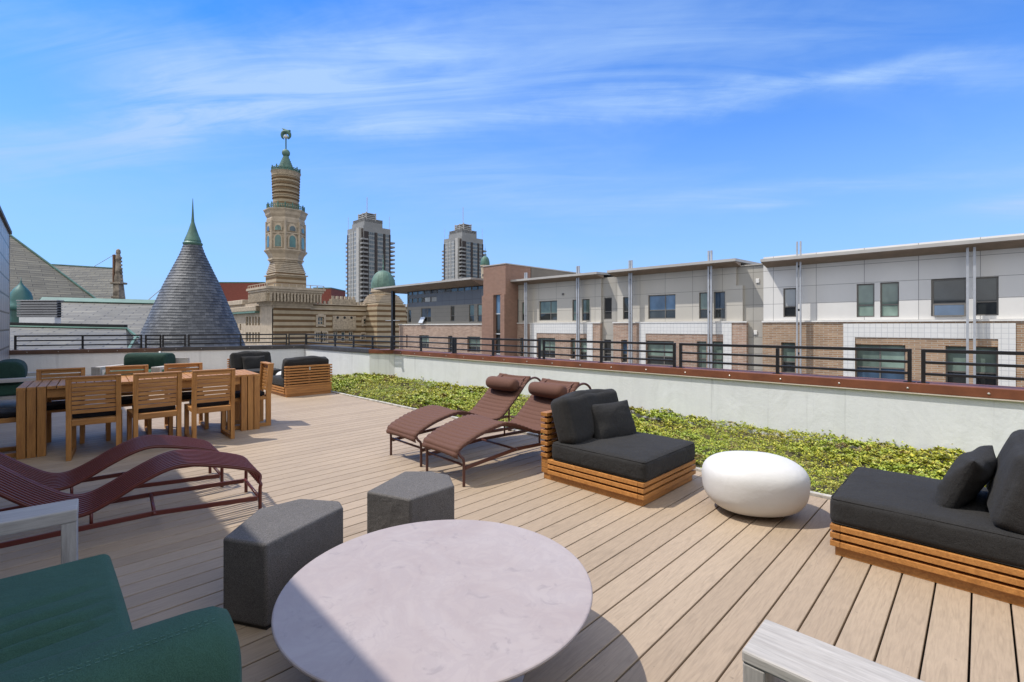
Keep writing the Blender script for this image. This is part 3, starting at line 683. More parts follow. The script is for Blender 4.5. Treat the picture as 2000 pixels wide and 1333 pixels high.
# ---- chaise frames
PROF = [(-.05, .235), (-.055, .27), (-.03, .315), (.04, .355), (.2, .415), (.42, .462), (.55, .455), (.70, .405), (.85, .345), (.96, .325), (1.06, .345), (1.2, .455), (1.35, .59), (1.46, .70), (1.52, .755)]
PROFW = [(.005, .195), (-.012, .225), (-.004, .265), (.045, .31), (.2, .365), (.42, .418), (.55, .41), (.70, .345), (.85, .26), (.96, .215), (1.06, .225), (1.2, .32), (1.35, .45), (1.46, .55), (1.52, .60)]
def make_chaise(kind):
    PR = PROF if kind == 'sling' else PROFW
    M_ = BROWNM if kind == 'sling' else REDM
    r = empty('sun_lounger' if kind == 'sling' else 'wire_chaise', (0, 0, 0), 0, 'x', 'sun lounger', 'brown padded sun loungers' if kind == 'sling' else 'oxblood red slatted steel loungers')
    hw = .29 if kind == 'sling' else .255
    zr = 1.0 if kind == 'sling' else .62; zc = .735 if kind == 'sling' else .59
    prof = [(t_, h_-.012) for t_, h_ in PR]
    for s in (-1, 1):
        pth = smooth_path([(s*hw, 0.0, 0), (s*hw, 0.0, .16), (s*hw, -.005, .23 if kind == 'sling' else .19), (s*(hw-.015), -.03 if kind == 'sling' else .0, prof[2][1]-.04)]+[(s*(hw-.03), t_, h_) for t_, h_ in prof[2:-1]]+[(s*(hw-.03), 1.56, zc), (s*(hw-.02), 1.64, zc-.01), (s*hw, 1.685, zc-.075), (s*hw, 1.69, .5), (s*hw, 1.69, 0)], 5)
        obj('side_frame', MB().tube(pth, .0125, 8), M_, r, smooth=True)
        obj('side_rail', MB().beam((s*(hw-.002), .015, .155*zr), (s*(hw-.03), .62, .205*zr), .014, .032).beam((s*(hw-.03), .62, .205*zr), (s*(hw-.002), 1.68, .19*zr), .014, .032), M_, r, bevel=.003)
    for t_, h_ in ((.01, .175*zr), (.62, .205*zr), (1.688, .19*zr)):
        obj('cross_bar', MB().tube([(-hw+.01, t_, h_), (hw-.01, t_, h_)], .011, 8), M_, r, smooth=True)
    for t_, h_ in ((.62, .205), (.93, .20)):
        for s in (-1, 1):
            if t_ > .9: obj('strut', MB().tube([(s*(hw-.03), t_, .315 if kind == 'sling' else .215), (s*(hw-.03), t_, h_*zr)], .009, 8), M_, r, smooth=True)
    pts = smooth_path([(0, t_, h_) for t_, h_ in PR], 8)
    if kind == 'sling':
        mb = MB(); n = len(pts); acc = 0; hwf = .272
        # arc-length resampled ribbed cloth
        L_ = [0]
        for i in range(1, n): L_.append(L_[-1]+(pts[i]-pts[i-1]).length)
        tot = L_[-1]; m = 330; ring_ = []
        for k in range(m+1):
            s_ = tot*k/m; i = max(j for j in range(n) if L_[j] <= s_+1e-9); i = min(i, n-2)
            q = (s_-L_[i])/(L_[i+1]-L_[i]+1e-9); p = pts[i].lerp(pts[i+1], q); tg = (pts[i+1]-pts[i]).normalized(); nn = Vector((0, -tg.z, tg.y))
            rib = .010*abs(math.sin(math.pi*s_/.052))**.55
            ring_.append((p, nn, rib))
        cols = 8
        for top in (1, 0):
            for p, nn, rib in ring_:
                for c in range(cols+1):
                    x = -hwf+2*hwf*c/cols; sag = -.018*(1-(x/hwf)**2)
                    hgt = (rib+.004 if top else -.006)+sag
                    if c in (0, cols) and top: hgt -= .004
                    mb.v.append((x, p.y+nn.y*hgt, p.z+nn.z*hgt))
        q = (m+1)*(cols+1)
        for k in range(m):
            for c in range(cols):
                a = k*(cols+1)+c; mb.f.append((a, a+1, a+cols+2, a+cols+1)); mb.f.append((q+a, q+a+cols+1, q+a+cols+2, q+a+1))
            a = k*(cols+1); mb.f.append((a, a+cols+1, q+a+cols+1, q+a)); a += cols; mb.f.append((a, q+a, q+a+cols+1, a+cols+1))
        for k in (0, m):
            for c in range(cols):
                a = k*(cols+1)+c; mb.f.append((a, q+a, q+a+1, a+1) if k == 0 else (a, a+1, q+a+1, q+a))
        obj('padded_sling', mb, SLING, r, smooth=True)
        # head roll
        hr = MB(); vv = []; n1, n2 = 24, 24
        prof_r = [(.0, -.245), (.045, -.243), (.068, -.225), (.076, -.19), (.08, -.1), (.081, 0), (.08, .1), (.076, .19), (.068, .225), (.045, .243), (0, .245)]
        for rr, xx in prof_r:
            for i in range(n1):
                a = 2*math.pi*i/n1; vv.append((xx, 1.31+math.cos(a)*max(rr, .001), .668+math.sin(a)*max(rr, .001)))
        ff = [(j*n1+i, j*n1+(i+1) % n1, (j+1)*n1+(i+1) % n1, (j+1)*n1+i) for j in range(len(prof_r)-1) for i in range(n1)]
        hr.add(vv, ff); ho = obj('head_roll', hr, SLING, r, smooth=True)
        for s in (-1, 1): obj('strap', MB().beam((s*.2, 1.37, .685), (s*.2, 1.50, .745), .02, .004), SLING, ho)
    else:
        for k in range(11):
            x = -.228+.456*k/10; mb = MB(); n = len(pts)
            for i, p in enumerate(pts):
                tg = (pts[min(i+1, n-1)]-pts[max(i-1, 0)]).normalized(); nn = Vector((0, -tg.z, tg.y))
                for (dx, dn) in ((-.0065, -.014), (.0065, -.014), (.0065, .004), (-.0065, .004)): mb.v.append((x+dx, p.y+nn.y*dn, p.z+nn.z*dn))
            for i in range(n-1):
                for q in range(4): mb.f.append((i*4+q, i*4+(q+1) % 4, (i+1)*4+(q+1) % 4, (i+1)*4+q))
            mb.f += [(3, 2, 1, 0), (n*4-4, n*4-3, n*4-2, n*4-1)]
            obj('slat', mb, M_, r, bevel=.0025)
    return r
def place2(t, pnear, ang, label, first, xoff):
    o = t if first else copy_tree(t)
    f_ = Vector((math.cos(ang), math.sin(ang))); rt = Vector((f_.y, -f_.x))    # local +x
    c = Vector((pnear.x, pnear.y))-rt*xoff
    o.location = (c.x, c.y, 0); o.rotation_euler = (0, 0, ang-math.pi/2); o['label'] = label; return o
sl = make_chaise('sling')
a1 = gdir(.73, .685)
place2(sl, W(822.5, 912), a1, 'brown padded sun lounger farther from the camera, fully in view', True, .29)
place2(sl, W(906, 951), gdir(.745, .667), 'brown padded sun lounger partly hidden by the slatted lounge chair', False, .29)
wr = make_chaise('wire')
a2 = gdir(-.775, -.632)
pD = W(508, 991)*.98; pC = W(433.6, 962.7)*1.035
place2(wr, pD, a2, 'oxblood red wire lounger nearer the camera behind the green sofa', True, -.255)
place2(wr, pC, gdir(-.745, -.667), 'oxblood red wire lounger nearer the dining table', False, -.255)

# ---- dining set
def make_chair():
    r = empty('dining_chair', (0, 0, 0), 0, 'x', 'dining chair', 'slatted teak dining chairs')
    hw = .215                                  # faces +y; back posts at y = 0
    for s in (-1, 1):
        x0, x1 = (s*hw-s*.0, s*(hw-.042))
        mb = MB(); mb.prism([(0, 0), (.062, 0), (.062, .44), (.03, .825), (-.035, .825), (0, .42)], 0, .042, Matrix(((0, 0, 1, min(x0, x1)), (1, 0, 0, 0), (0, 1, 0, 0), (0, 0, 0, 1))))
        obj('back_leg', mb, DTZ, r, bevel=.003)
        obj('front_leg', MB().box(x0, x1, .46, .52, 0, .405), DTZ, r, bevel=.003)
        obj('sled_rail', MB().box(x0-s*.001, x1+s*.001, .063, .459, 0, .045), DTY, r, bevel=.003)
        obj('seat_rail', MB().box(x0-s*.001, x1+s*.001, .063, .52, .36, .405), DTY, r, bevel=.003)
    obj('rear_rail', MB().box(-hw+.043, hw-.043, .002, .05, .345, .405), DTX, r, bevel=.003)
    for k in range(7):
        y = .06+k*.068; obj('seat_slat', MB().box(-hw+.043, hw-.043, y, y+.05, .385, .407), DTX, r, bevel=.002)
    for k in range(7):
        z = .465+k*.046; yy = -.035*(z-.42)/.4; obj('back_slat', MB().box(-hw+.043, hw-.043, yy+.012, yy+.034, z, z+.037), DTX, r, bevel=.002)
    obj('top_rail', MB().box(-hw, hw, -.039, .034, .8265, .845).box(-hw+.043, hw-.043, -.028, .006, .79, .826), DTX, r, bevel=.003)
    obj('seat_pad', cushion(.175, .205, .028, .02, 10, .008, 0, 1, Mt(0, .27, .436)), BLACKS, r, smooth=True)
    return r
TL = Vector(grid(-5.02, 4.84)+(0,)); tdir = Vector(grid(math.cos(R(41)), math.sin(R(41)))+(0,)); tacr = Vector((-tdir.y, tdir.x, 0)); TLEN, TWID = 2.25, .86
tang = math.atan2(tdir.y, tdir.x)
tb = empty('dining_table', TL, tang, 'long slatted teak dining table with eight chairs around it', 'dining table')
ns = 30; sp = TLEN/ns
for k in range(ns):
    obj('top_slat', MB().box(k*sp+.004, (k+1)*sp-.004, 0, TWID, .694, .724), DTY, tb, bevel=.002)
for y0 in (.035, TWID-.075): obj('apron', MB().box(3*sp, TLEN-3*sp, y0, y0+.04, .60, .693), DTX, tb, bevel=.003)
for y0, y1 in ((0.0, .075), (TWID-.075, TWID)):
    for e in (0, 1):
        for k in range(3):
            x = k*sp if e == 0 else TLEN-(k+1)*sp
            obj('leg', MB().box(x+.004, x+sp-.004, y0, y1, 0, .6935), DTZ, tb, bevel=.003)
for x in (sp, TLEN-2*sp): obj('end_rail', MB().box(x+.006, x+sp-.006, .076, TWID-.076, .60, .693), DTY, tb, bevel=.003)
ch = make_chair(); first = True
def chair_at(along, across, ang, label):
    global first
    p = TL+tdir*along+tacr*across
    o = ch if first else copy_tree(ch); first = False
    o.location = (p.x, p.y, 0); o.rotation_euler = (0, 0, tang+R(ang)); o['label'] = label
chair_at(.60, -.42, -3, 'near side dining chair nearest the left end of the table, wholly in shade')
chair_at(1.13, -.43, 4, 'middle one of the three dining chairs backing toward the camera')
chair_at(1.66, -.42, 2, 'right one of the three dining chairs backing toward the camera')
chair_at(.30, TWID+.12, 180, 'far side dining chair by the left end of the table, only its top rail showing')
chair_at(.92, TWID+.10, 180, 'far side dining chair in front of the far green armchair')
chair_at(1.52, TWID+.08, 180, 'far side dining chair nearest the right end of the table')
chair_at(TLEN+.17, .36, 90, 'dining chair at the right head of the table seen from its side')
chair_at(-.34, .36, -90, 'dining chair at the left head of the table, cut off by the left edge')

# ---- green cushioned armchairs with silvered frames
def green_seat(name, loc, ang, label, width, depth, near='none', th=.057, group='green cushioned seats with silvered timber frames', bol=True, seat_in=.32, arms=(1, 1)):
    """local +y looks forward; x across; front edge of the arms at y = 0"""
    r = empty(name, loc, ang-math.pi/2, label, 'armchair', group); hw = width/2
    for s in (-1, 1):
        if not arms[0 if s < 0 else 1]: continue
        x0, x1 = sorted((s*hw, s*(hw-.187)))
        a = obj('arm', MB().box(x0, x1, -depth, 0, .525-th, .525), GREYY, r, bevel=.006)
        for y0 in (-.055, -depth+.002): obj('arm_post', MB().box(x0+.002, x1-.002, y0, y0+.053, 0, .5245-th), GREYZ, r, bevel=.004)
    obj('seat_frame', MB().box(-hw+.19, hw-.19, -depth+.02, -.02, .18, .235), GREYX, r, bevel=.004)
    obj('back_board', MB().box(-hw+.0, hw-.0, -depth-.045, -depth-.003, .25, .66), GREYX, r, bevel=.004)
    return r, hw
def roll(r_, ln, M, mat, par, name='bolster', flat=1.0, ex=2.6):
    vv = []; n1 = 36; prof_r = [(0.001, -ln/2), (r_*.62, -ln/2+.002), (r_*.86, -ln/2+.012), (r_*.97, -ln/2+.04), (r_, -ln/2+.09), (r_*1.01, 0), (r_, ln/2-.09), (r_*.97, ln/2-.04), (r_*.86, ln/2-.012), (r_*.62, ln/2-.002), (0.001, ln/2)]
    pr = []
    for i in range(len(prof_r)-1):
        for k in range(3):
            q = k/3; pr.append((prof_r[i][0]*(1-q)+prof_r[i+1][0]*q, prof_r[i][1]*(1-q)+prof_r[i+1][1]*q))
    pr.append(prof_r[-1])
    for rr, xx in pr:
        for i in range(n1):
            a = 2*math.pi*i/n1
            ca, sa = math.cos(a), math.sin(a); e = 2/ex
            vv.append((xx, math.copysign(abs(ca)**e, ca)*rr*flat, math.copysign(abs(sa)**e, sa)*rr))
    ff = [(j*n1+i, j*n1+(i+1) % n1, (j+1)*n1+(i+1) % n1, (j+1)*n1+i) for j in range(len(pr)-1) for i in range(n1)]
    mb = MB().add(vv, ff, M); return obj(name, mb, mat, par, smooth=True)
# far armchair facing the camera
p = P(245, 700, 9.7); r, hw = green_seat('armchair', (p.x, p.y, 0), gdir(.0, -1), 'green armchair facing the camera at the back parapet behind the dining table', 1.40, .85)
obj('seat_cushion', cushion(.45, .38, .1, .045, 14, .012, .001, 4, Mt(0, -.38, .335)), GREENF, r, smooth=True)
roll(.19, .90, Mt(0, -.66, .59), GREEN_SHADE, r, ex=3.6)
# left armchair behind the dining table, back against the tiled wall
nrm = Vector((-wd.y, wd.x, 0))
fr = Vector(grid(-8.52, 8.83)+(0,)); cc_ = fr+wd*.70
r, hw = green_seat('armchair', cc_, math.atan2(nrm.y, nrm.x), 'green armchair against the tiled wall at the left edge, its round bolster in view', 1.40, .80)
obj('seat_cushion', cushion(.45, .38, .1, .045, 14, .012, .001, 5, Mt(0, -.36, .335)), GREENF, r, smooth=True)
roll(.20, .95, Mt(0, -.48, .59), GREEN_SHADE, r)
# foreground green sofa
f0 = (W(164, 992, .525)); fdir = Vector(grid(.757, .653)+(0,)); side = Vector((fdir.y, -fdir.x, 0))   # side points to the camera's right-near
far_edge = W(154, 972.8, .525); c0 = Vector((far_edge.x, far_edge.y, 0))+side*.75
r, hw = green_seat('sofa', c0, math.atan2(fdir.y, fdir.x), 'green sofa cut off at the lower left corner, silvered timber arm', 1.50, .95, arms=(1, 0))
# local x: +x = side
p1 = W(215, 1075, .42); loc = Matrix.Rotation(-(math.atan2(fdir.y, fdir.x)-math.pi/2), 4, 'Z') @ (Vector((p1.x, p1.y, 0))-c0)
def soft_seat(x0, x1, y0, y1, z0, z1):
    """seat pad with pressed-in wrinkles"""
    nx, ny = 70, 60; mb = cushion((x1-x0)/2, (y1-y0)/2, (z1-z0)/2, .03, 96, .012, 0, 8)
    vv = []
    for (x, y, z) in mb.v:
        if z > 0:
            q = x*.92+.10*math.sin(3.2*y+.6)
            fold = math.exp(-((q-.06)/.016)**2)*.6+math.exp(-((q-.15)/.022)**2)*1.0+math.exp(-((q-.235+.05*y)/.018)**2)*.8+math.exp(-((q+.05)/.02)**2)*.45+math.exp(-((q-.32-.1*y)/.02)**2)*.6
            fade = max(0, min(1, (.41-y)/.16))
            z -= .040*fold*fade; z += .006*math.exp(-((q-.19)/.02)**2)*fade+.004*math.sin(5*x+2*y)*math.sin(4*y)
        vv.append((x, y, z))
    mb2 = MB().add(vv, mb.f, Mt(x0, y1, 0, rz=R(3.5)) @ Mt((x1-x0)/2, (y0-y1)/2, (z0+z1)/2)); return mb2
obj('seat_cushion', soft_seat(loc.x, loc.x+1.02, loc.y-.86, loc.y, .235, .425), GREENF, r, smooth=True)
# padded arm lying along the depth
pt = W(452, 1290, .50); lt = Matrix.Rotation(-(math.atan2(fdir.y, fdir.x)-math.pi/2), 4, 'Z') @ (Vector((pt.x, pt.y, 0))-c0)
Mr = Mt(lt.x-.03, lt.y-.46, .47, rz=R(90))
bo = roll(.15, .95, Mr, GREENF, r, 'padded_arm', .9)
def seam_pts(rr, off):
    return [(lt.x-.03+rr*off, lt.y-.93+.02*k, .47+.155*(1-off*off*.55)) for k in range(46)]
stm = MB()
for k in range(60):
    y = lt.y-.90+k*.0145
    for off in (.028, .042): stm.beam((lt.x-.03+off, y, .6205-.5*off*off), (lt.x-.03+off, y+.008, .6205-.5*off*off), .0012, .0015)
obj('stitching', stm, m_plain('pale_thread', (.09, .19, .145), .7, .05), bo)
# silvered arm of the seat under the camera, lower right
q0 = W(1494, 1207, .525); q1 = W(1444, 1266.5, .525)
# front end of the arm faces -x; arm runs to +x; seat spreads to -y
ra = grp_z(-1, 0)
cx_ = q0.x; cy_ = q0.y-.70
r, hw = green_seat('armchair', Vector((cx_, cy_, 0)), math.pi, 'seat with silvered timber arm at the lower right corner', 1.40, .85, th=.032)
obj('seat_cushion', cushion(.45, .38, .1, .045, 10, .012, .001, 5, Mt(0, -.40, .335)), GREENF, r, smooth=True)
obj('screw', MB().add(*(lambda m: (m.v, m.f))(MB().lathe([(.006, 0), (.006, .002)], 10)), Mt(hw-.165, .0005, .509, rx=-math.pi/2)), TEAKD, r)

# ================================================================ APARTMENT BUILDING ACROSS THE STREET
DF = 30.5; DB = DF-.15; DT = DF-.19; ZL0 = FY(1670, 626, DF).z+14.0
PAN_W = m_brick('white_cement_panel', (.62, .60, .56), (.65, .63, .59), (.22, .21, .20), 2.15, .97, .012, 0, .6, .06, axes='X', bmp=.2, stain=.15, z0=ZL0-.97*20)
PAN_B = m_brick('beige_cement_panel', (.46, .43, .37), (.48, .45, .39), (.19, .18, .16), 1.9, .97, .012, 0, .6, .06, axes='X', bmp=.2, stain=.15, z0=ZL0-.97*20)
PAN_G = m_brick('taupe_cement_panel', (.35, .33, .285), (.37, .345, .30), (.15, .14, .12), 1.9, .97, .012, 0, .6, .06, bmp=.2, stain=.15, z0=ZL0-.97*20)
PAN_D = m_brick('charcoal_metal_panel', (.105, .11, .12), (.12, .125, .135), (.05, .05, .055), 1.2, 6, .02, 0, .4, .08, bmp=.2)
PAN_T = m_brick('taupe_siding', (.225, .205, .17), (.24, .22, .18), (.12, .11, .09), 2.8, .42, .008, 0, .7, .08, bmp=.2)
BR_T = m_brick('tan_brick', (.30, .175, .095), (.42, .27, .16), (.42, .37, .30), .42, .10, .014, .5, .9, .25, axes='X', bmp=.3, stain=.3)
BR_P = m_brick('pinkish_brick', (.33, .19, .125), (.46, .30, .21), (.46, .41, .35), .42, .10, .014, .5, .9, .28, axes='X', bmp=.3, stain=.35)
BR_R = m_brick('red_brown_brick', (.235, .12, .078), (.285, .15, .10), (.27, .20, .16), .30, .09, .012, .5, .9, .2, bmp=.3, stain=.2)
TILE = m_brick('white_square_tile', (.62, .61, .58), (.65, .64, .61), (.44, .44, .44), .235, .235, .010, 0, .35, .06, axes='X', bmp=.2)
ROOFM = m_plain('grey_roof_metal', (.36, .34, .31), .5, .1, 1); SOFF = m_plain('brown_soffit', (.20, .145, .10), .7, .15, 2)
LEDGE = m_plain('pale_ledge', (.62, .60, .56), .6, .08); FRM = m_plain('bronze_window_frame', (.13, .12, .105), .5, .1); FRW = m_plain('pale_window_frame', (.5, .5, .5), .5, .1)
GL_D = m_glass('dark_window_glass', (.03, .034, .034)); GL_B = m_glass('blind_behind_glass', (.16, .215, .18)); GL_S = m_glass('sky_lit_glass', (.07, .12, .19)); GL_W = m_glass('white_blind_glass', (.45, .47, .47), .1, .12)
STEEL = m_plain('galvanised_steel', (.36, .37, .385), .45, .12, 4, metal=.25)
DARKV = m_plain('dark_void', (.02, .02, .02), .9, .1)

class Facade:
    def __init__(s, root, fn, D, nrm):         # fn(u, v, D) -> point; nrm is the outward axis sign, 'y' facades face -y, 'x' facades face +x
        s.root = root; s.fn = fn; s.D = D; s.ax = nrm
    def bx(s, a0, a1, z0, z1, d0, d1):           # d: distance out of the wall
        if s.ax == 'y': return (a0, a1, s.D-d1, s.D-d0, z0, z1)
        return (s.D+d0, s.D+d1, a0, a1, z0, z1)
    def a(s, u, v=600):
        p = s.fn(u, v, s.D); return p.x if s.ax == 'y' else p.y
    def z(s, u, v): return s.fn(u, v, s.D).z
    def wall(s, name, mat, u0, u1, z0, z1, holes, depth=.16, out_=0.0, label=None):
        a0, a1 = s.a(u0), s.a(u1); hs = []
        for (hu0, hu1, hv0, hv1, *_r) in holes:
            h = (s.a(hu0), s.a(hu1), s.z(hu0, hv1), s.z(hu0, hv0))
            h = (min(h[0], h[1]), max(h[0], h[1]), h[2], h[3])
            if h[0] < a1 and h[1] > a0 and h[2] < z1 and h[3] > z0: hs.append((max(h[0], a0), min(h[1], a1), max(h[2], z0), min(h[3], z1)))
        A = sorted({a0, a1}|{q for h in hs for q in h[:2]}); Z = sorted({z0, z1}|{q for h in hs for q in h[2:]})
        mb = MB()
        def pt(a, z, d):
            return (a, s.D-d, z) if s.ax == 'y' else (s.D+d, a, z)
        for i in range(len(A)-1):
            for j in range(len(Z)-1):
                ca, cz = (A[i]+A[i+1])/2, (Z[j]+Z[j+1])/2
                if any(h[0] < ca < h[1] and h[2] < cz < h[3] for h in hs): continue
                mb.quad(pt(A[i], Z[j], out_), pt(A[i+1], Z[j], out_), pt(A[i+1], Z[j+1], out_), pt(A[i], Z[j+1], out_))
        for h in hs:
            for (p, q) in (((h[0], h[2]), (h[1], h[2])), ((h[1], h[2]), (h[1], h[3])), ((h[1], h[3]), (h[0], h[3])), ((h[0], h[3]), (h[0], h[2]))):
                mb.quad(pt(*p, out_), pt(*q, out_), pt(*q, out_-depth-.01), pt(*p, out_-depth-.01))
        # outer edge returns, down to the core
        for (p, q) in (((a0, z0), (a0, z1)), ((a0, z1), (a1, z1)), ((a1, z1), (a1, z0)), ((a0, z0), (a1, z0))):
            mb.quad(pt(*p, out_), pt(*q, out_), pt(*q, -.20), pt(*p, -.20))
        return obj(name, mb, mat, s.root, local=False)
    def window(s, hu0, hu1, hv0, hv1, kind='2', up=None, lo=None, split=None, out_=0.0, dep=.11, frame=None, fw=.06):
        up = up or GL_B; lo = lo or GL_D; frame = frame or FRM
        a0, a1 = sorted((s.a(hu0), s.a(hu1))); z0, z1 = s.z(hu0, hv1), s.z(hu0, hv0)
        d1, d0 = out_-dep, out_-dep-.05; mb = MB()
        for b in ((a0, a1, z1-fw, z1), (a0, a1, z0, z0+fw), (a0, a0+fw, z0+fw, z1-fw), (a1-fw, a1, z0+fw, z1-fw)): mb.box(*s.bx(*b, d0, d1))
        zs = z0+(z1-z0)*(split if split else .36); colsx = [a0+fw, a1-fw]
        if kind[0] == '4':
            am = a0+(a1-a0)*.62 if kind == '4' else (a0+a1)/2; mb.box(*s.bx(am-fw/2, am+fw/2, z0+fw, z1-fw, d0, d1)); colsx = [a0+fw, am-fw/2, am+fw/2, a1-fw]
        if kind != '1':
            for i in range(0, len(colsx), 2): mb.box(*s.bx(colsx[i], colsx[i+1], zs-fw/2, zs+fw/2, d0, d1-.001))
        w = obj('window', mb, frame, s.root, local=False)
        for i in range(0, len(colsx), 2):
            e = .004
            if kind == '1': obj('pane', MB().box(*s.bx(colsx[i]+e, colsx[i+1]-e, z0+fw+e, z1-fw-e, d0-.03, d0+.02)), up, w, local=False); continue
            obj('pane', MB().box(*s.bx(colsx[i]+e, colsx[i+1]-e, zs+fw/2+e, z1-fw-e, d0-.03, d0+.02)), up, w, local=False)
            obj('pane', MB().box(*s.bx(colsx[i]+e, colsx[i+1]-e, z0+fw+e, zs-fw/2-e, d0-.03, d0+.02)), lo, w, local=False)
        return w
apt = empty('apartment_building', (FY(1250, 600, DF).x, DF, GZ), 0, 'long apartment building with pale panels above brick and thin roofs on steel posts', 'building')
F = Facade(apt, FY, DF, 'y')
zl = F.z(1670, 626)                    # ledge level between brick and panels
zt = F.z(1670, 500)-.15; zlow = -6.0
RC = 2440                              # right end of the white section (out of frame)
cU = [(1529.8, 1555.3, 563.8, 620, '2', GL_W, GL_D), (1673, 1708, 555.5, 620, '2', GL_B, GL_B), (1719, 1756, 552.5, 620, '2', GL_B, GL_B), (1818.5, 1890, 546, 618, 'A', GL_D, GL_S), (1903, 1950.5, 542.5, 617, '2', GL_D, GL_D), (2040, 2085, 536, 615, '2', GL_B, GL_D), (2130, 2230, 530, 612, '4', GL_B, GL_D)]
cL = [(1527, 1554.5, 669, 728, '2', GL_B, GL_D), (1671, 1769, 672.5, 741, '4h', GL_B, GL_S), (1847, 1890, 676, 753, '2', GL_B, GL_D), (1901, 1949, 677, 757, '2', GL_B, GL_D), (2060, 2110, 683, 775, '2', GL_B, GL_D)]
bU = [(1179.7, 1195, 582, 624.3, '2', GL_D, GL_D), (1216.6, 1228.3, 581, 624.3, '2', GL_D, GL_D), (1266, 1319.3, 577.5, 623.3, '4', GL_S, GL_D), (1365.3, 1382.5, 572, 623, '2', GL_B, GL_D), (1394, 1416.3, 570.5, 623, '2', GL_S, GL_D)]
bL = [(1179.4, 1193.7, 663.5, 706, '2', GL_B, GL_D), (1215, 1227, 664, 708, '2', GL_S, GL_D), (1263.4, 1318, 665.5, 712, '4', GL_B, GL_D), (1362.7, 1381.7, 667, 720, '2', GL_B, GL_B), (1390.8, 1414, 667, 722, '2', GL_B, GL_B)]
aU = [(1019, 1024.6, 591, 627, '2', GL_B, GL_D), (1053.3, 1088, 589, 626.6, '4', GL_B, GL_D), (1117.8, 1127, 586, 627, '2', GL_B, GL_B), (1136.5, 1151.6, 585, 627, '2', GL_B, GL_D)]
aL = [(1017.7, 1024, 660, 696, '2', GL_S, GL_D), (1051.5, 1086.6, 660, 698, '4', GL_B, GL_D), (1116.5, 1125.6, 661, 701, '2', GL_B, GL_D), (1133.4, 1149, 661, 703, '2', GL_B, GL_D)]
def top_of(u, v): return F.z(u, v)
zC = top_of(1500, 519); zB = top_of(1260, 534); zA = top_of(1080, 548)
obj('core', MB().box(F.a(1007), F.a(RC), DF+.205, DF+15, GZ, min(zA, zB, zC)-.05), DARKV, apt, local=False)
# white section
F.wall('panel_wall', PAN_W, 1491, RC, zl, zC+.5, cU)
F.wall('brick_wall', BR_T, 1491, RC, zlow, zl-.09, cL, out_=.15, depth=.31)
obj('lower_wall', MB().box(F.a(1491), F.a(RC), DB, DF+.2, GZ, zlow), BR_T, apt, local=False)
F.wall('panel_wall', PAN_B, 1206, 1437.6, zl, zB+.35, bU)
F.wall('panel_wall', PAN_B, 1437.6, 1450.5, zl, F.z(1445, 558), [])
F.wall('brick_wall', BR_P, 1199.7, 1459.7, zlow, zl-.09, bL, out_=.15, depth=.31)
F.wall('panel_wall', PAN_B, 1009, 1174, zl, zA+.25, aU)
F.wall('brick_wall', BR_P, 1006, 1174.5, zlow, zl-.09, aL, out_=.15, depth=.31)
obj('lower_wall', MB().box(F.a(1006), F.a(1459.7), DB, DF+.2, GZ, zlow), BR_P, apt, local=False)
# recessed bays between the sections
G = Facade(apt, FY, DF+.14, 'y')
rw = [(1179.7, 1195, 582, 624.3, '2', GL_D, GL_D)]; rl = [(1179.4, 1193.7, 663.5, 706, '2', GL_B, GL_D)]
G.wall('recess_wall', PAN_G, 1172, 1208, zlow, zB-.05, rw+rl, depth=.1)
G.wall('recess_wall', PAN_G, 1434, 1493, zlow, F.z(1465, 519), [], depth=.1)
obj('roof_edge', MB().box(F.a(1434), F.a(1491), DF+.05, DF+4, F.z(1465, 519)+.002, F.z(1465, 519)+.07), ROOFM, apt, local=False)
obj('core', MB().box(F.a(1436), F.a(1491), DF+.34, DF+8, 0, F.z(1465, 519)-.02), PAN_G, apt, local=False)
def wins(Fc, lst, out_, dep):
    for (a, b, c, d, k, u_, l_) in lst:
        if k == 'A':
            w = Fc.window(a, b, c, d, '2', u_, l_, split=.33, out_=out_, dep=dep, fw=.09)
            a0, a1 = Fc.a(a), Fc.a(b); z0 = Fc.z(a, d)
            zz1 = z0+(Fc.z(a, c)-z0)*.33
            mb = MB()
            for x0, x1, za, zb_ in ((0, 1, 0, .08), (0, 1, .92, 1), (0, .05, .08, .92), (.95, 1, .08, .92)):
                mb.box(a0+.06+(a1-a0-.12)*x0, a0+.06+(a1-a0-.12)*x1, -.02, .02, (zz1-z0)*za-(zz1-z0), (zz1-z0)*zb_-(zz1-z0))
            M = Mt(0, Fc.D-.01, zz1-.02, rx=R(-9)); sash = obj('open_sash', MB().add(mb.v, mb.f, M), FRM, w, local=False)
            obj('pane', MB().add(*(lambda q: (q.v, q.f))(MB().box(a0+.12, a1-.12, -.006, .006, -(zz1-z0)*.93, -(zz1-z0)*.07)), M), GL_S, sash, local=False)
        else: Fc.window(a, b, c, d, k, u_, l_, out_=out_, dep=dep)
for l_ in (cU, bU, aU): wins(F, [w for w in l_ if w[0] != 1179.7], 0, .08)
for l_ in (cL, bL, aL): wins(F, [w for w in l_ if w[0] != 1179.4], .15, .2)
wins(G, rw+rl, 0, .05)
# sills / ledges
for (u0, u1) in ((1491, RC), (1199.7, 1459.7), (1006, 1174.5)):
    obj('ledge', MB().box(F.a(u0)-.03, F.a(u1)+.03, DB-.06, DF-.002, zl-.088, zl+.0), LEDGE, apt, local=False)
for lst in (cL, bL, aL):
    for w in lst: obj('sill', MB().box(F.a(w[0])-.04, F.a(w[1])+.04, DB-.05, DB+.05, F.z(w[0], w[3])-.07, F.z(w[0], w[3])), LEDGE, apt, local=False)
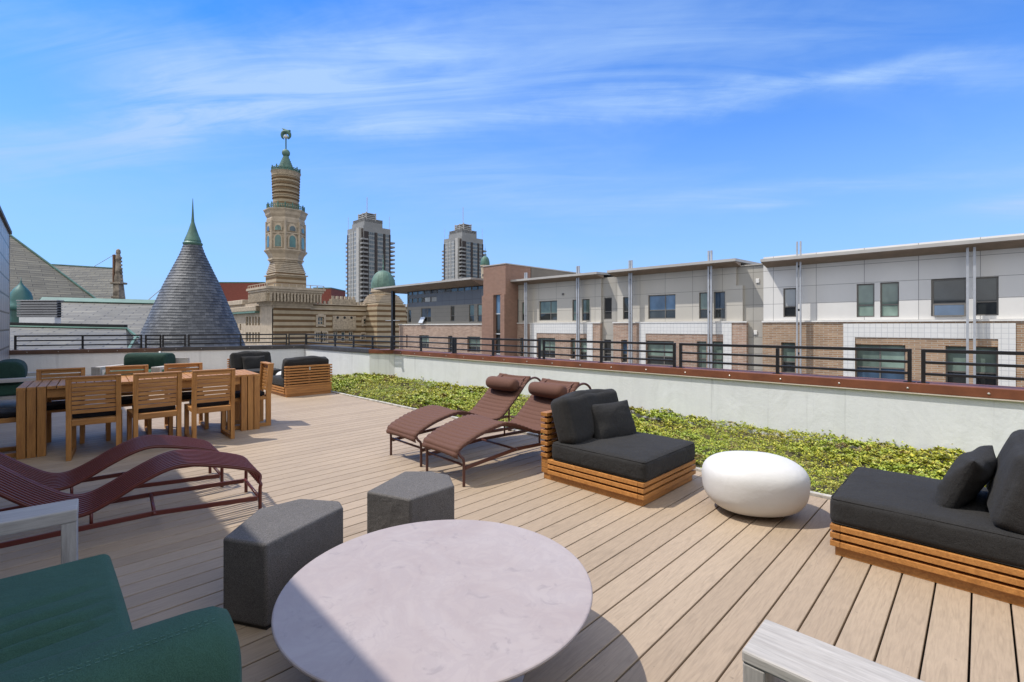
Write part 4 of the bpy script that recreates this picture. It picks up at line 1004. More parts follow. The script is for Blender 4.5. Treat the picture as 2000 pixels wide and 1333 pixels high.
# white tile surrounds
def surround(ou0, ou1, iu0, iu1, v0, v1, out_=.006):
    zt_, zi = F.z(ou0, v0), F.z(iu0, v1); mb = MB()
    mb.box(F.a(ou0), F.a(ou1), DB-.035, DB-.001, zi, zt_); mb.box(F.a(ou0), F.a(iu0), DB-.035, DB-.001, zlow, zi-.001); mb.box(F.a(iu1), F.a(ou1), DB-.035, DB-.001, zlow, zi-.001)
    obj('tile_surround', mb, TILE, apt, local=False)
surround(1648.5, 1983.5, 1671, 1949.5, 632.8, 659)
surround(1251, 1431, 1263.4, 1414.7, 630.5, 651.8)
surround(1037.7, 1160, 1050.7, 1148.6, 631, 651)
# thin cantilevered roofs
def roof(u0, u1, vtop, uref, th=.30, over=1.0, slope=.0, back=9):
    z1 = F.z(uref, vtop); x0, x1 = F.a(u0), F.a(u1); y0 = DF-over
    mb = MB(); mb.add([(x0, y0, z1-th*.55), (x1, y0, z1-th*.55), (x1, DF+back, z1-th*.55+.3), (x0, DF+back, z1-th*.55+.3), (x0, y0, z1), (x1, y0, z1), (x1, DF+back, z1+.3), (x0, DF+back, z1+.3)],
                      [(0, 3, 2, 1), (4, 5, 6, 7), (0, 1, 5, 4), (1, 2, 6, 5), (2, 3, 7, 6), (3, 0, 4, 7)])
    r = obj('roof', mb, ROOFM, apt, local=False)
    e = .03; mb = MB(); za = z1-th*.55-.002
    mb.add([(x0+e, y0+e, za-th*.12), (x1-e, y0+e, za-th*.12), (x1-e, DF-.01, za-th*.8), (x0+e, DF-.01, za-th*.8), (x0+e, y0+e, za), (x1-e, y0+e, za), (x1-e, DF-.01, za), (x0+e, DF-.01, za)],
           [(0, 3, 2, 1), (4, 5, 6, 7), (0, 1, 5, 4), (1, 2, 6, 5), (2, 3, 7, 6), (3, 0, 4, 7)])
    obj('soffit', mb, SOFF, r, local=False); return z1
roof(1496, RC, 508+2, 1496); roof(1200, 1448, 531, 1200); roof(1004, 1180, 549.5, 1004)
def posts(u, vtop, gap, w, over=.55, label=None):
    Dp = DF-over; a = FY(u, 600, Dp).x; z1 = FY(u, vtop, Dp).z; 
    for s in ((-1, 1) if gap else (0,)):
        obj('steel_post', MB().box(a+s*gap-w/2, a+s*gap+w/2, Dp-w*.6, Dp+w*.6, GZ, z1), STEEL, apt, local=False)
    if gap:
        z = -5
        while z < z1-1: obj('post_clip', MB().box(a-gap+w/2, a+gap-w/2, Dp-.03, Dp+.03, z, z+.12), DARKV, apt, local=False); z += 2.4
    return a, z1
for u, v, g, w in ((1027, 533, .085, .10), (1129, 520, .085, .10), (1231.6, 509, .085, .10), (1386.8, 490, .085, .10), (1560.3, 472, .085, .075), (1896.5, 470, .115, .09)):
    Dp = DF-.55
    if u > 1800:
        zz = F.z(1496, 510)-.25; a = FY(u, 600, Dp).x
        for s in (-1, 1): obj('steel_post', MB().box(a+s*g-w/2, a+s*g+w/2, Dp-.06, Dp+.06, GZ, zz), STEEL, apt, local=False)
    else: posts(u, v, g, w)
for (u, v) in ((1480, 549), (1476, 650)):
    p = G.fn(u, v, G.D); obj('wall_lamp', MB().box(p.x-.10, p.x+.10, G.D-.06, G.D-.002, p.z-.13, p.z+.13), LEDGE, apt, local=False, bevel=.02)
for (u, v) in ((1100, 575), (1097, 649), (1387.5, 560)):
    p = F.fn(u, v, DF); obj('vent', MB().box(p.x-.1, p.x+.1, DF-.06, DF-.004, p.z-.08, p.z+.08), FRM, apt, local=False)

# ---------------------------------------------------------------- corner block with the glazed ribbon and the brick stair tower
cb = empty('corner_block', (FY(850, 600, DF).x, DF, GZ), 0, 'corner block with glazed ribbon windows, charcoal panels and tall brown brick stair tower', 'building')
E_ = Facade(cb, FY, DF, 'y')
zle = E_.z(870, 633)
rib1 = []; us = [797, 804.5, 815, 828, 840.5, 853, 868, 879, 893, 906, 920, 932, 943]
ztopE = E_.z(870, 566)
def ev(u, v_at870):                    # row of a level line through (870, v)
    return HZ-(HZ-v_at870)*(u-46.6)/(870-46.6)
for i in range(len(us)-1): rib1.append((us[i]+.4, us[i+1]-.4, ev(us[i], 558.5), ev(us[i], 572)))
rib2 = []
for i in range(5): rib2.append((us[i]+.4, us[i+1]-.4, ev(us[i], 578), ev(us[i], 588.5)))
midw = [(797, 803, ev(797, 603), ev(797, 629.5), '2', GL_D, GL_D), (822.5, 841.5, ev(822, 600.5), ev(822, 629), '4', GL_S, GL_D), (880, 887.5, ev(880, 599), ev(880, 627.8), '2', GL_D, GL_D), (916, 926, ev(916, 598), ev(916, 629.5), '2', GL_B, GL_D), (932.5, 942.5, ev(932, 598), ev(932, 629.5), '2', GL_B, GL_D)]
loww = [(791.5, 798, ev(791, 656), ev(791, 684), '2', GL_D, GL_D), (821, 840, ev(821, 656), ev(821, 683), '4', GL_B, GL_D), (877.5, 886, ev(877, 656), ev(877, 688), '2', GL_D, GL_D), (915, 940, ev(915, 656.5), ev(915, 685), '4', GL_B, GL_D)]
zpan = ev(870, 596); zp_ = E_.z(870, 597)
E_.wall('charcoal_panel', PAN_D, 795.5, 945, zp_, E_.z(870, 555.5), rib1+rib2, depth=.12)
E_.wall('siding_wall', PAN_T, 795.5, 945, zle, zp_, midw, depth=.12)
E_.wall('brick_wall', BR_P, 781.6, 945, zlow-4, zle-.1, loww, out_=.15, depth=.27)
obj('ledge', MB().box(E_.a(781.6)-.03, E_.a(945), DB-.07, DF+.1, zle-.099, zle), LEDGE, cb, local=False)
obj('core', MB().box(E_.a(797), E_.a(945), DF+.205, DF+12, GZ, E_.z(870, 557)), DARKV, cb, local=False)
obj('side_brick', MB().box(E_.a(781.6)+.01, E_.a(795.5), DF-.14, DF+12, GZ, zle-.105), BR_P, cb, local=False)
for i, (a, b, c, d) in enumerate(rib1): E_.window(a, b, c, d, '1', GL_S if i < 6 else GL_D if i % 3 else GL_S, dep=.04, fw=.05)
for i, (a, b, c, d) in enumerate(rib2): E_.window(a, b, c, d, '1', (GL_D, GL_D, GL_D, GL_W, GL_W)[i], dep=.04, fw=.05)
wins(E_, midw, 0, .05); wins(E_, loww, .15, .18)
sash = MB().add(*(lambda q: (q.v, q.f))(MB().box(0, .75, -.03, .03, -.75, 0)), Mt(E_.a(823), DF-.02, E_.z(823, 620), rx=R(-30)))
obj('open_sash', sash, GL_W, cb, local=False)
# roof slab with long overhang to the left and front
z1 = E_.z(870, 552.5); x0, x1 = FY(722, 560, DF-2.2).x, E_.a(946)
mb = MB().box(x0, x1, DF-1.7, DF+12, z1-.18, z1); rf = obj('roof', mb, ROOFM, cb, local=False)
obj('soffit', MB().add([(x0+.1, DF-1.6, z1-.182), (x1-.02, DF-1.6, z1-.182), (x1-.02, DF+11, z1-.182), (x0+.1, DF+11, z1-.182), (x0+1.6, DF-.5, z1-.62), (x1-.02, DF-.5, z1-.62), (x1-.02, DF+10, z1-.62), (x0+1.6, DF+10, z1-.62)], [(4, 7, 6, 5), (0, 1, 2, 3), (0, 4, 5, 1), (1, 5, 6, 2), (2, 6, 7, 3), (3, 7, 4, 0)]), SOFF, rf, local=False)
px_ = FY(768, 600, DF-.8); obj('roof_column', MB().box(px_.x-.17, px_.x+.17, DF-.97, DF-.63, GZ, z1-.3), BLACKM, cb, local=False)
obj('balcony_rail', MB().box(FY(755, 626, DF-.8).x, px_.x+1.6, DF-.95, DF-.91, FY(755, 626, DF-.8).z-.06, FY(755, 626, DF-.8).z), STEEL, cb, local=False)
# stair tower
DS = DF-1.6
Tt = Facade(cb, FY, DS, 'y'); zS = Tt.z(965, 519); zS2 = Tt.z(965, 577)
slot = [(967.6, 978, 575, 760)]
xa, xb = Tt.a(944), Tt.a(987.3)
Tt.wall('stair_tower', BR_R, 944, 987.3, GZ, zS, slot, depth=.3)
obj('stair_tower_side', MB().box(xb-.02, xb-.0, DS+.205, DS+3.2, GZ, zS), BR_R, cb, local=False)
obj('stair_tower_side', MB().box(xa, xa+.02, DS+.205, DS+12, GZ, zS), BR_R, cb, local=False)
obj('tower_core', MB().box(xa+.03, xb-.03, DS+.32, DS+14, GZ, zS-.02), DARKV, cb, local=False)
obj('tower_coping', MB().box(xa-.05, xb+.05, DS-.05, DS+14, zS+.002, zS+.09), ROOFM, cb, local=False)
obj('penthouse_wall', MB().box(xb-.03, xb+.0, DS+3.3, DS+15, GZ, zS-.0), m_plain('dark_taupe_render', (.155, .135, .11), .8, .12, .6), cb, local=False)
obj('stair_bay', MB().box(xa-.02, Tt.a(966.0), DS-.16, DS-.001, GZ, zS2).box(Tt.a(979.5), xb+.02, DS-.16, DS-.001, GZ, zS2).box(Tt.a(966)+.001, Tt.a(979.5)-.001, DS-.155, DS-.001, Tt.z(972, 575), zS2-.002), BR_R, cb, local=False)
for i in range(8):
    za, zb_ = Tt.z(972, 575)-1.75*(i+1), Tt.z(972, 575)-1.75*i
    obj('stair_pane', MB().box(Tt.a(967.6)+.02, Tt.a(978)-.02, DS+.10, DS+.14, za+.08, zb_-.002), GL_D if i % 3 else GL_S, cb, local=False)
    obj('stair_transom', MB().box(Tt.a(967.6)+.01, Tt.a(978)-.01, DS+.05, DS+.15, za, za+.078), FRW, cb, local=False)
obj('dark_reveal', MB().box(xb+.002, F.a(1006), DF-.1, DF+.1, GZ, F.z(1003, 585)), DARKV, cb, local=False)
obj('upper_wall', MB().box(xb, F.a(1008), DF+.12, DF+3, GZ, zA-.1), BR_R, cb, local=False)

# ================================================================ THEATRE WITH MINARET
YC = 115.0; kk = (532-1000)/FPX
XT = YC*(kk*C_-S_); YT = YC*(kk*S_+C_)
def m_stripe(name, c1, c2, per, k=.5):
    m, t, b = new_mat(name); c = t.nodes.new('ShaderNodeTexCoord'); sp = t.nodes.new('ShaderNodeSeparateXYZ'); t.links.new(c.outputs['Object'], sp.inputs[0])
    w = math_node(t, 'FRACT', math_node(t, 'DIVIDE', sp.outputs[2], per)); st = math_node(t, 'GREATER_THAN', w, k)
    v = texco(t); n = noise(t, v, .55, 6, .65)
    colr = mixc_(t, st, c1, c2); colr = mixc_(t, 1, colr, ramp(t, n, [(.3, .78), (.7, 1.0)]), 'MULTIPLY')
    colr = mixc_(t, .5, colr, ramp(t, noise(t, texco(t, (1, 1, 6)), 3, 3), [(.35, .8), (.6, 1.0)]), 'MULTIPLY')
    t.links.new(colr, b.inputs['Base Color']); b.inputs['Roughness'].default_value = .9; return m
STR = m_stripe('striped_brick', (.40, .32, .21), (.14, .082, .036), 1.42, .55)
STR2 = m_stripe('fine_striped_brick', (.37, .295, .195), (.185, .118, .058), 1.25, .5)
CREAM = m_plain('cream_terracotta', (.37, .30, .215), .8, .2, .8); CREAM2 = m_plain('cream_terracotta_relief', (.31, .25, .175), .85, .35, 2.2, bumpy=.6, bscale=3)
COPPER = m_plain('verdigris_copper', (.085, .155, .12), .65, .25, .9); COPD = m_plain('dark_verdigris', (.055, .125, .095), .65, .3, .9)
GLT = m_glass('theatre_glass', (.035, .05, .045)); GLG = m_glass('minaret_green_glass', (.04, .11, .09))
th = empty('theatre', (XT, YT, GZ), 0, 'striped tan and cream theatre with crenellated roofline below the minaret', 'building')
def fx(u, v=600): return FX(u, v, XT).y
def fz(u, v): return FX(u, v, XT).z
Fx = Facade(th, FX, XT, 'x')
zpar = fz(640, 596)
h1 = [(663.5, 675.5, 660, 682), (679, 688, 660, 682), (576-3, 585+2, 622, 634), (573, 585, 653, 670), (620.5, 632, 619, 635), (616, 626, 650, 668), (628, 638, 650, 668), (651, 660.5, 648, 668), (666.5, 675, 648, 668), (681, 690.5, 648, 668), (705, 712.5, 653, 664), (716, 723.5, 653, 664), (709.5, 718, 623, 634), (755, 769, 627, 641), (755, 769, 650, 668)]
h1 = [h for h in h1 if h[2] != 660]
Fx.wall('front_wall', STR, 532, 800, GZ, zpar, h1, depth=.5)
for i, h in enumerate(h1): Fx.window(*h, '4h' if h[1]-h[0] > 9 else '2', GLT, GLT, dep=.3, frame=CREAM, fw=.22, split=.45)
obj('front_core', MB().box(XT-30, XT-.55, YT+.8, fx(800), GZ, zpar-.4), STR2, th, local=False)
def frame_around(u0, u1, v0, v1, w=.6, mat=CREAM, d=.25, sill=True):
    a0, a1, z0, z1 = fx(u0), fx(u1), fz(u0, v1), fz(u0, v0); mb = MB()
    mb.box(XT+.001, XT+d, a0-w, a0, z0-w, z1+w); mb.box(XT+.001, XT+d, a1, a1+w, z0-w, z1+w); mb.box(XT+.001, XT+d+.01, a0, a1, z1, z1+w*1.6); mb.box(XT+.001, XT+d+.01, a0, a1, z0-w*.7, z0)
    obj('window_surround', mb, mat, th, local=False)
frame_around(573, 587, 622, 634, 1.0); frame_around(573, 585, 653, 670, .9)
frame_around(620.5, 632, 619, 635, .5); frame_around(709.5, 718, 623, 634, .5)
frame_around(755, 769, 627, 641, .8); frame_around(755, 769, 650, 668, .8)
for a, b in ((616, 626), (628, 638), (705, 712.5), (716, 723.5)): frame_around(a, b, 650 if a < 650 else 653, 668 if a < 650 else 664, .3)
# central relief panel and battlements
a0, a1 = fx(649), fx(694)
obj('relief_panel', MB().box(XT+.002, XT+.35, a0, a1, fz(649, 646), fz(649, 617)), CREAM2, th, local=False)
mb = MB()
for i in range(3):
    ac = a0+(a1-a0)*(.2+.3*i)
    obj('roundel', MB().add(*(lambda q: (q.v, q.f))(MB().lathe([(.34, 0), (.34, .06)], 14)), Mt(XT+.35, ac, fz(649, 620.5), ry=math.pi/2)), DARKV, th, local=False)
for i in range(7):
    ac = a0+(a1-a0)*(i+.5)/7
    obj('relief_niche', MB().box(XT+.35, XT+.5, ac-.5, ac+.5, fz(649, 644), fz(649, 631)), CREAM2, th, local=False, bevel=.2)
obj('raised_parapet', MB().box(XT-1.5, XT+.3, fx(650)-.3, fx(692)+.3, zpar+.001, fz(650, 584)), CREAM2, th, local=False)
obj('string_course', MB().box(XT+.001, XT+.35, YT, fx(800), zpar-1.3, zpar-.9), CREAM, th, local=False)
obj('parapet_cap', MB().box(XT-.6, XT+.4, YT, fx(800), zpar+.001, zpar+.25), CREAM, th, local=False)
mb = MB(); y = YT+9
while y < fx(797):
    zb_ = zpar+.252
    if fx(650)-.3 < y < fx(692)+.3: zb_ = fz(650, 584)+.001
    mb.box(XT-.3, XT+.3, y, y+.55, zb_, zb_+.75); y += 1.15
obj('battlement', mb, CREAM, th, local=False)
# left wing, lit by the sun
Fy = Facade(th, FY, YT, 'y')
zp2 = Fy.z(490, 594); hl = []
for (a, b) in ((480, 484.5), (486, 490), (492.5, 496), (498, 501.5), (503.5, 507.5)):
    hl += [(a, b, 619, 636), (a, b, 649.5, 668)]
hl += [(461, 464, 633, 645), (468, 471, 633, 645)]
Fy.wall('side_wall', CREAM, 380, 532, GZ, zp2, hl, depth=.5)
for h in hl: Fy.window(*h, '2', GLT, GLT, dep=.3, frame=CREAM, fw=.12)
obj('side_core', MB().box(Fy.a(380), XT-.6, YT+.55, YT+30, GZ, zp2-.2), CREAM, th, local=False)
obj('cornice', MB().box(Fy.a(452), Fy.a(507), YT-.9, YT-.001, Fy.z(480, 610), Fy.z(480, 600)), CREAM2, th, local=False, bevel=.2)
obj('copper_gutter', MB().box(Fy.a(455), Fy.a(507), YT-1.1, YT-.002, Fy.z(480, 613), Fy.z(480, 610)-.01), COPPER, th, local=False)
obj('attic', MB().box(Fy.a(445), Fy.a(478), YT-.6, YT+8, zp2+.001, Fy.z(460, 588)), CREAM, th, local=False, bevel=.15)
# minaret ---------------------------------------------------------------
mn = empty('minaret', (XT, YT, GZ), 0, 'tall striped minaret with green copper balconies and a crescent finial', 'tower')
px2m = YC/FPX
BW = fx(600)-YT                           # side of the square base
c_m = Vector((XT-BW/2, YT+BW/2, 0))
kc = P(558.5, 600, 1)                      # axis column; its distance follows from the base centre
Ym = -c_m.x*S_+c_m.y*C_
ax_ = P(558.5, 600, Ym); c_m = Vector((ax_.x, ax_.y, 0))
def mz(v): return EYE-(v-HZ)/FPX*Ym
def mr_(w): return w/FPX*Ym*.904          # widths shrink by the cosine of the angle off the axis
hb = BW/2+.2
obj('base_shaft', MB().box(c_m.x-hb, c_m.x+hb, c_m.y-hb, c_m.y+hb, GZ, mz(603)), STR, mn, local=False)
mb = MB()
for i in range(9):
    t0 = i/9; e = hb+.15+t0*2.9; mb.box(c_m.x-e, c_m.x+e, c_m.y-e, c_m.y+e, mz(603)+(mz(565)-mz(603))*t0+.002, mz(603)+(mz(565)-mz(603))*(t0+1/9))
obj('corbelled_cornice', mb, CREAM, mn, local=False)
for i in range(16):
    for ax in (0, 1):
        e = hb+1.9; q = -e+2*e*(i+.5)/16
        bb = (c_m.x+e-.2, c_m.x+e+.65, c_m.y+q-.22, c_m.y+q+.22) if ax == 0 else (c_m.x+q-.22, c_m.x+q+.22, c_m.y-e-.65, c_m.y-e+.2)
        obj('corbel', MB().box(*bb, mz(592), mz(576)), CREAM2, mn, local=False)
e = hb+2.4
mb = MB()
for i in range(9):
    q = -e+2*e*i/8; mb.box(c_m.x+e-.12, c_m.x+e, c_m.y+q-.1, c_m.y+q+.1, mz(565), mz(560)); mb.box(c_m.x+q-.1, c_m.x+q+.1, c_m.y-e, c_m.y-e+.12, mz(565), mz(560))
mb.box(c_m.x+e-.12, c_m.x+e, c_m.y-e, c_m.y+e, mz(560), mz(559)); mb.box(c_m.x-e, c_m.x+e-.13, c_m.y-e, c_m.y-e+.12, mz(560), mz(559))
obj('walkway_rail', mb, CREAM, mn, local=False)
# square stage, then broach to octagon
qs = mr_(26.5)*.72*1.04
def sq_to_oct(zs, r0, r1, n, mat, name):
    pass
s0 = mr_(30.9)
obj('square_stage', MB().box(c_m.x-s0, c_m.x+s0, c_m.y-s0, c_m.y+s0, mz(565)+.002, mz(541)), STR2, mn, local=False)
obj('stage_string', MB().box(c_m.x-s0-.35, c_m.x+s0+.35, c_m.y-s0-.35, c_m.y+s0+.35, mz(541)+.001, mz(539)), CREAM, mn, local=False)
def octa(apo, z, cut=1.0):
    """octagon of apothem apo; cut -> 0 turns it into a square"""
    k = apo*math.tan(math.pi/8); e = apo-(apo-k)*cut
    pts = [(apo, -e), (apo, e), (e, apo), (-e, apo), (-apo, e), (-apo, -e), (-e, -apo), (e, -apo)]
    return [(c_m.x+p[0], c_m.y+p[1], z) for p in pts]
mb = MB(); rings = [octa(s0-.1, mz(539), .02)]
for i in range(1, 9): rings.append(octa(s0-.1-(s0-.1-mr_(31)*.86)*i/8, mz(539)+(mz(512)-mz(539))*i/8, i/8))
for i in range(8):
    a, b = rings[i], rings[i+1]; mb.add(a+b, [(k, (k+1) % 8, 8+(k+1) % 8, 8+k) for k in range(8)])
obj('broach', mb, STR2, mn, local=False)
mb = MB()
for i in range(1, 8):
    ap = s0-.1-(s0-.1-mr_(31)*.86)*i/8; r = octa(ap+.16, mz(539)+(mz(512)-mz(539))*i/8, min(1, i/8)); mb.add([*r, *[(p[0], p[1], p[2]+.3) for p in r]], [tuple(reversed(range(8))), tuple(range(8, 16))]+[(k, (k+1) % 8, 8+(k+1) % 8, 8+k) for k in range(8)])
obj('broach_course', mb, CREAM, mn, local=False)
def ostage(name, stops, mat, n=8, sm=False):
    mb = MB(); prof = [(mr_(w)/math.cos(math.pi/n) if n == 8 else mr_(w), mz(v)) for w, v in stops]
    mb.lathe(prof, n, (c_m.x, c_m.y, 0)); return obj(name, mb, mat, mn, local=False, smooth=sm)
ostage('octagon_corbel', [(31, 514), (30, 512), (33, 511), (33, 508.5), (31, 507), (34, 500), (39.5, 493.5), (39.5, 491.5), (35.5, 491)], CREAM)
ostage('octagon_stage', [(34.0, 491), (34.0, 437)], CREAM2)
ostage('octagon_string', [(35.2, 462), (35.8, 461), (35.8, 459.5), (34.6, 459)], CREAM)
ostage('balcony_corbel', [(34.5, 440), (35, 433), (34, 430), (37, 425), (38, 420), (40.5, 416), (40.5, 414.5), (33, 414)], CREAM)
for k in range(8):
    a = math.pi/4*k; d = Vector((math.cos(a), math.sin(a), 0)); sd = Vector((-d.y, d.x, 0)); ap = mr_(34.0)
    M = Matrix(((d.x, sd.x, 0, c_m.x+d.x*ap), (d.y, sd.y, 0, c_m.y+d.y*ap), (0, 0, 1, 0), (0, 0, 0, 1)))
    hw_ = mr_(6.2)
    def arch(w, z0, z1, x0, x1, n=10, pointed=1.25):
        poly = [(-w, z0), (w, z0)]+[(w*math.cos(math.pi*i/n), z1+w*pointed*math.sin(math.pi*i/n)) for i in range(n+1)]
        m_ = MB(); q = len(poly); m_.v = [(x0, p[0], p[1]) for p in poly]+[(x1, p[0], p[1]) for p in poly]
        m_.f = [tuple(range(q)), tuple(reversed(range(q, 2*q)))]+[(i, q+i, q+(i+1) % q, (i+1) % q) for i in range(q)]; return m_
    m1 = arch(hw_*1.45, mz(489), mz(472), -.3, .22); w1 = obj('arched_window', MB().add(m1.v, m1.f, M), CREAM, mn, local=False)
    m2 = arch(hw_, mz(487), mz(472), .222, .30); obj('pane', MB().add(m2.v, m2.f, M), GLG, w1, local=False)
    m1 = arch(hw_*1.35, mz(457), mz(452), -.3, .22); w1 = obj('arched_window', MB().add(m1.v, m1.f, M), CREAM, mn, local=False)
    m2 = arch(hw_*.95, mz(456), mz(452), .222, .30, pointed=1.0); obj('pane', MB().add(m2.v, m2.f, M), GLG if k % 2 else GLT, w1, local=False)
    a2 = a+math.pi/8; rr = mr_(34.6)/math.cos(math.pi/8)
    obj('corner_rib', MB().tube([(c_m.x+rr*math.cos(a2), c_m.y+rr*math.sin(a2), mz(491)), (c_m.x+rr*math.cos(a2), c_m.y+rr*math.sin(a2), mz(437))], .3, 6), CREAM, mn, local=False)
def railing_ring(w, v0, v1, n, ball):
    mb = MB(); r = mr_(w)
    for i in range(n):
        a = 2*math.pi*i/n; x, y = c_m.x+r*math.cos(a), c_m.y+r*math.sin(a); big = i % 3 == 0
        mb.lathe([(.16 if big else .08, 0), (.16 if big else .08, mz(v1)-mz(v0)+(.5 if big else 0))], 6, (x, y, mz(v0)))
    pts = [(c_m.x+r*math.cos(2*math.pi*i/n), c_m.y+r*math.sin(2*math.pi*i/n), mz(v1)) for i in range(n+1)]
    mb.tube(pts, .10, 5, False); mb.tube([(p[0], p[1], (mz(v0)+mz(v1))/2) for p in pts], .08, 5, False)
    mb.lathe([(r+.2, mz(v0)-.3), (r+.2, mz(v0))], 24, (c_m.x, c_m.y, 0))
    return obj('copper_balcony', mb, COPD, mn, local=False)
railing_ring(36.5, 413.5, 406, 48, 1)
ostage('balcony_floor', [(37, 414), (37, 413)], COPPER, 24)
st = []
v = 413.0
shaft = [(25.5, 413), (25.5, 392)]
for a in range(9):
    v0 = 392-a*5.4; w0 = 25.3+.2*a
    shaft += [(w0, v0), (w0+1.6, v0-.8), (w0+1.6, v0-2.2), (w0, v0-3.0)]
shaft += [(26.8, 343), (30, 339)]
ostage('round_shaft', shaft, STR2, 40)
ostage('upper_corbel', [(26.9, 350), (27.6, 346), (28.6, 342), (29.5, 339), (29.5, 337)], CREAM2, 40)
railing_ring(28, 337, 332.5, 36, 1)
ostage('copper_cap', [(27, 337), (26, 334)]+sum([[(16-i*1.75+.6, 332-i*4.1), (16-i*1.75+.6, 331-i*4.1), (15.2-i*1.75, 330.5-i*4.1)] for i in range(7)], [])+[(4.2, 302.5), (4.0, 300)], COPPER, 40)
ball = [(3.6+0*i, 302) for i in range(1)]+[(8.2*math.sin(math.pi*(.16+.80*i/12)), 299.5-7.6*(.0)-(-math.cos(math.pi*(.16+.80*i/12)))*7.6+0) for i in range(13)]
ostage('finial_ball', ball, COPPER, 24, True)
obj('finial_rod', MB().tube([(c_m.x, c_m.y, mz(294)), (c_m.x, c_m.y, mz(255))], .17, 8), COPD, mn, local=False)
# crescent, opening downwards to its pendant, facing the camera's street
cz = mz(265.5); rc = mr_(8.6); pts = []; rad = []
vd = Vector((C_, S_, 0))                                   # plane of the crescent
for i in range(33):
    a = R(-60)+R(300)*i/32; pts.append(Vector((c_m.x, c_m.y, cz))+vd*math.cos(a)*rc+Vector((0, 0, math.sin(a)*rc))); rad.append(.10+.42*math.sin(math.pi*i/32))
obj('crescent', MB().tube(pts, rad, 8), COPD, mn, local=False, smooth=True)
obj('scimitar', MB().tube([Vector((c_m.x, c_m.y, mz(255)))+vd*t_*mr_(9)+Vector((0, 0, -t_*.35+.15*abs(t_))) for t_ in (-1, -.5, 0, .5, 1)], [.06, .2, .24, .22, .3], 8), COPD, mn, local=False, smooth=True)
obj('pendant', MB().lathe([(.05, mz(272)), (.5, mz(270)), (.65, mz(267.5)), (.3, mz(265)), (.1, mz(262))], 12, (c_m.x, c_m.y, 0)), m_plain('pale_pendant', (.5, .5, .46), .5, .1), mn, local=False, smooth=True)

# green dome turret on the theatre's far end -----------------------------
def dome(name, u, vbase, vtop, hw_px, Y, label, drum=True, vfin=None, mat=COPPER, sides=8):
    p = P(u, vbase, Y); k = Y/FPX; cw = math.cos(math.atan((u-1000)/FPX)); r = empty(name, (p.x, p.y, GZ), 0, label, 'dome')
    h = (vbase-vtop)*k; w = hw_px*k*cw; prof = []
    for i in range(17):
        t_ = i/16; ang = t_*math.pi/2; prof.append((max(.05, w*(math.cos(ang)**.86)*(1+.05*math.sin(ang*2))), p.z+h*(math.sin(ang)**1.02)))
    n = 48; mb = MB(); o = 0
    for rr, z in prof:
        for i in range(n):
            a = 2*math.pi*i/n; q = rr*(1+(.022 if i % 4 == 0 else 0)); mb.v.append((p.x+q*math.cos(a), p.y+q*math.sin(a), z))
    for j in range(len(prof)-1):
        for i in range(n): mb.f.append((j*n+i, j*n+(i+1) % n, (j+1)*n+(i+1) % n, (j+1)*n+i))
    mb.f.append(tuple(range((len(prof)-1)*n, len(prof)*n)))
    obj('copper_shell', mb, mat, r, local=False, smooth=False)
    if vfin:
        zt_ = p.z+h; zf = EYE-(vfin-HZ)*k
        obj('finial', MB().lathe([(w*.10, zt_-.05*h), (w*.06, zt_+.12*(zf-zt_)), (w*.09, zt_+.2*(zf-zt_)), (w*.03, zt_+.4*(zf-zt_)), (w*.06, zt_+.6*(zf-zt_)), (w*.02, zt_+.7*(zf-zt_)), (.02, zf)], 10, (p.x, p.y, 0)), mat, r, local=False)
    return r, p, k
Yd = YC*1.17
r, p, k = dome('domed_turret', 748.5, 565, 529, 23.5, Yd, 'green copper dome on a striped turret behind the roof overhang', vfin=497)
obj('drum', MB().lathe([(24.1*k, p.z-6.5*k), (24.1*k, p.z-5.5*k), (22.7*k, p.z-5*k), (22.7*k, p.z)], 40, (p.x, p.y, 0)), CREAM, r, local=False)
obj('drum_band', MB().lathe([(21.8*k, p.z-11*k), (21.8*k, p.z-6.4*k)], 40, (p.x, p.y, 0)), CREAM2, r, local=False)
c_old = c_m; c_m = p
s1_ = 25*k; mb = MB(); rings = [octa(s1_*1.25, p.z-36*k, .02), octa(s1_*1.12, p.z-28*k, .15), octa(s1_, p.z-13*k, .9), octa(s1_*.98, p.z-11*k, 1)]
for i in range(3): mb.add(rings[i]+rings[i+1], [(q, (q+1) % 8, 8+(q+1) % 8, 8+q) for q in range(8)])
mb.add(rings[-1], [tuple(range(8))])
obj('broach', mb, STR, r, local=False)
mb = MB()
for i in range(5):
    t_ = i/5; ap = s1_*(1.12-.12*t_)+.2; o_ = octa(ap, p.z-(28-15*t_)*k, .15+.75*t_)
    mb.add([*o_, *[(q[0], q[1], q[2]+.35) for q in o_]], [tuple(reversed(range(8))), tuple(range(8, 16))]+[(q, (q+1) % 8, 8+(q+1) % 8, 8+q) for q in range(8)])
obj('broach_course', mb, CREAM, r, local=False)
obj('turret_base', MB().box(p.x-s1_*1.25, p.x+s1_*1.25, p.y-s1_*1.25, p.y+s1_*1.25, GZ, p.z-36*k), STR, r, local=False)
c_m = c_old
r, p, k = dome('domed_turret', 947.5, 519, 500.5, 9.0, YC*1.5, 'small dark green dome just above the brown brick stair tower', vfin=478, mat=COPD)
obj('drum', MB().lathe([(8*k, GZ), (8*k, p.z-3*k), (9.6*k, p.z-2*k), (9.6*k, p.z)], 24, (p.x, p.y, 0)), CREAM, r, local=False)
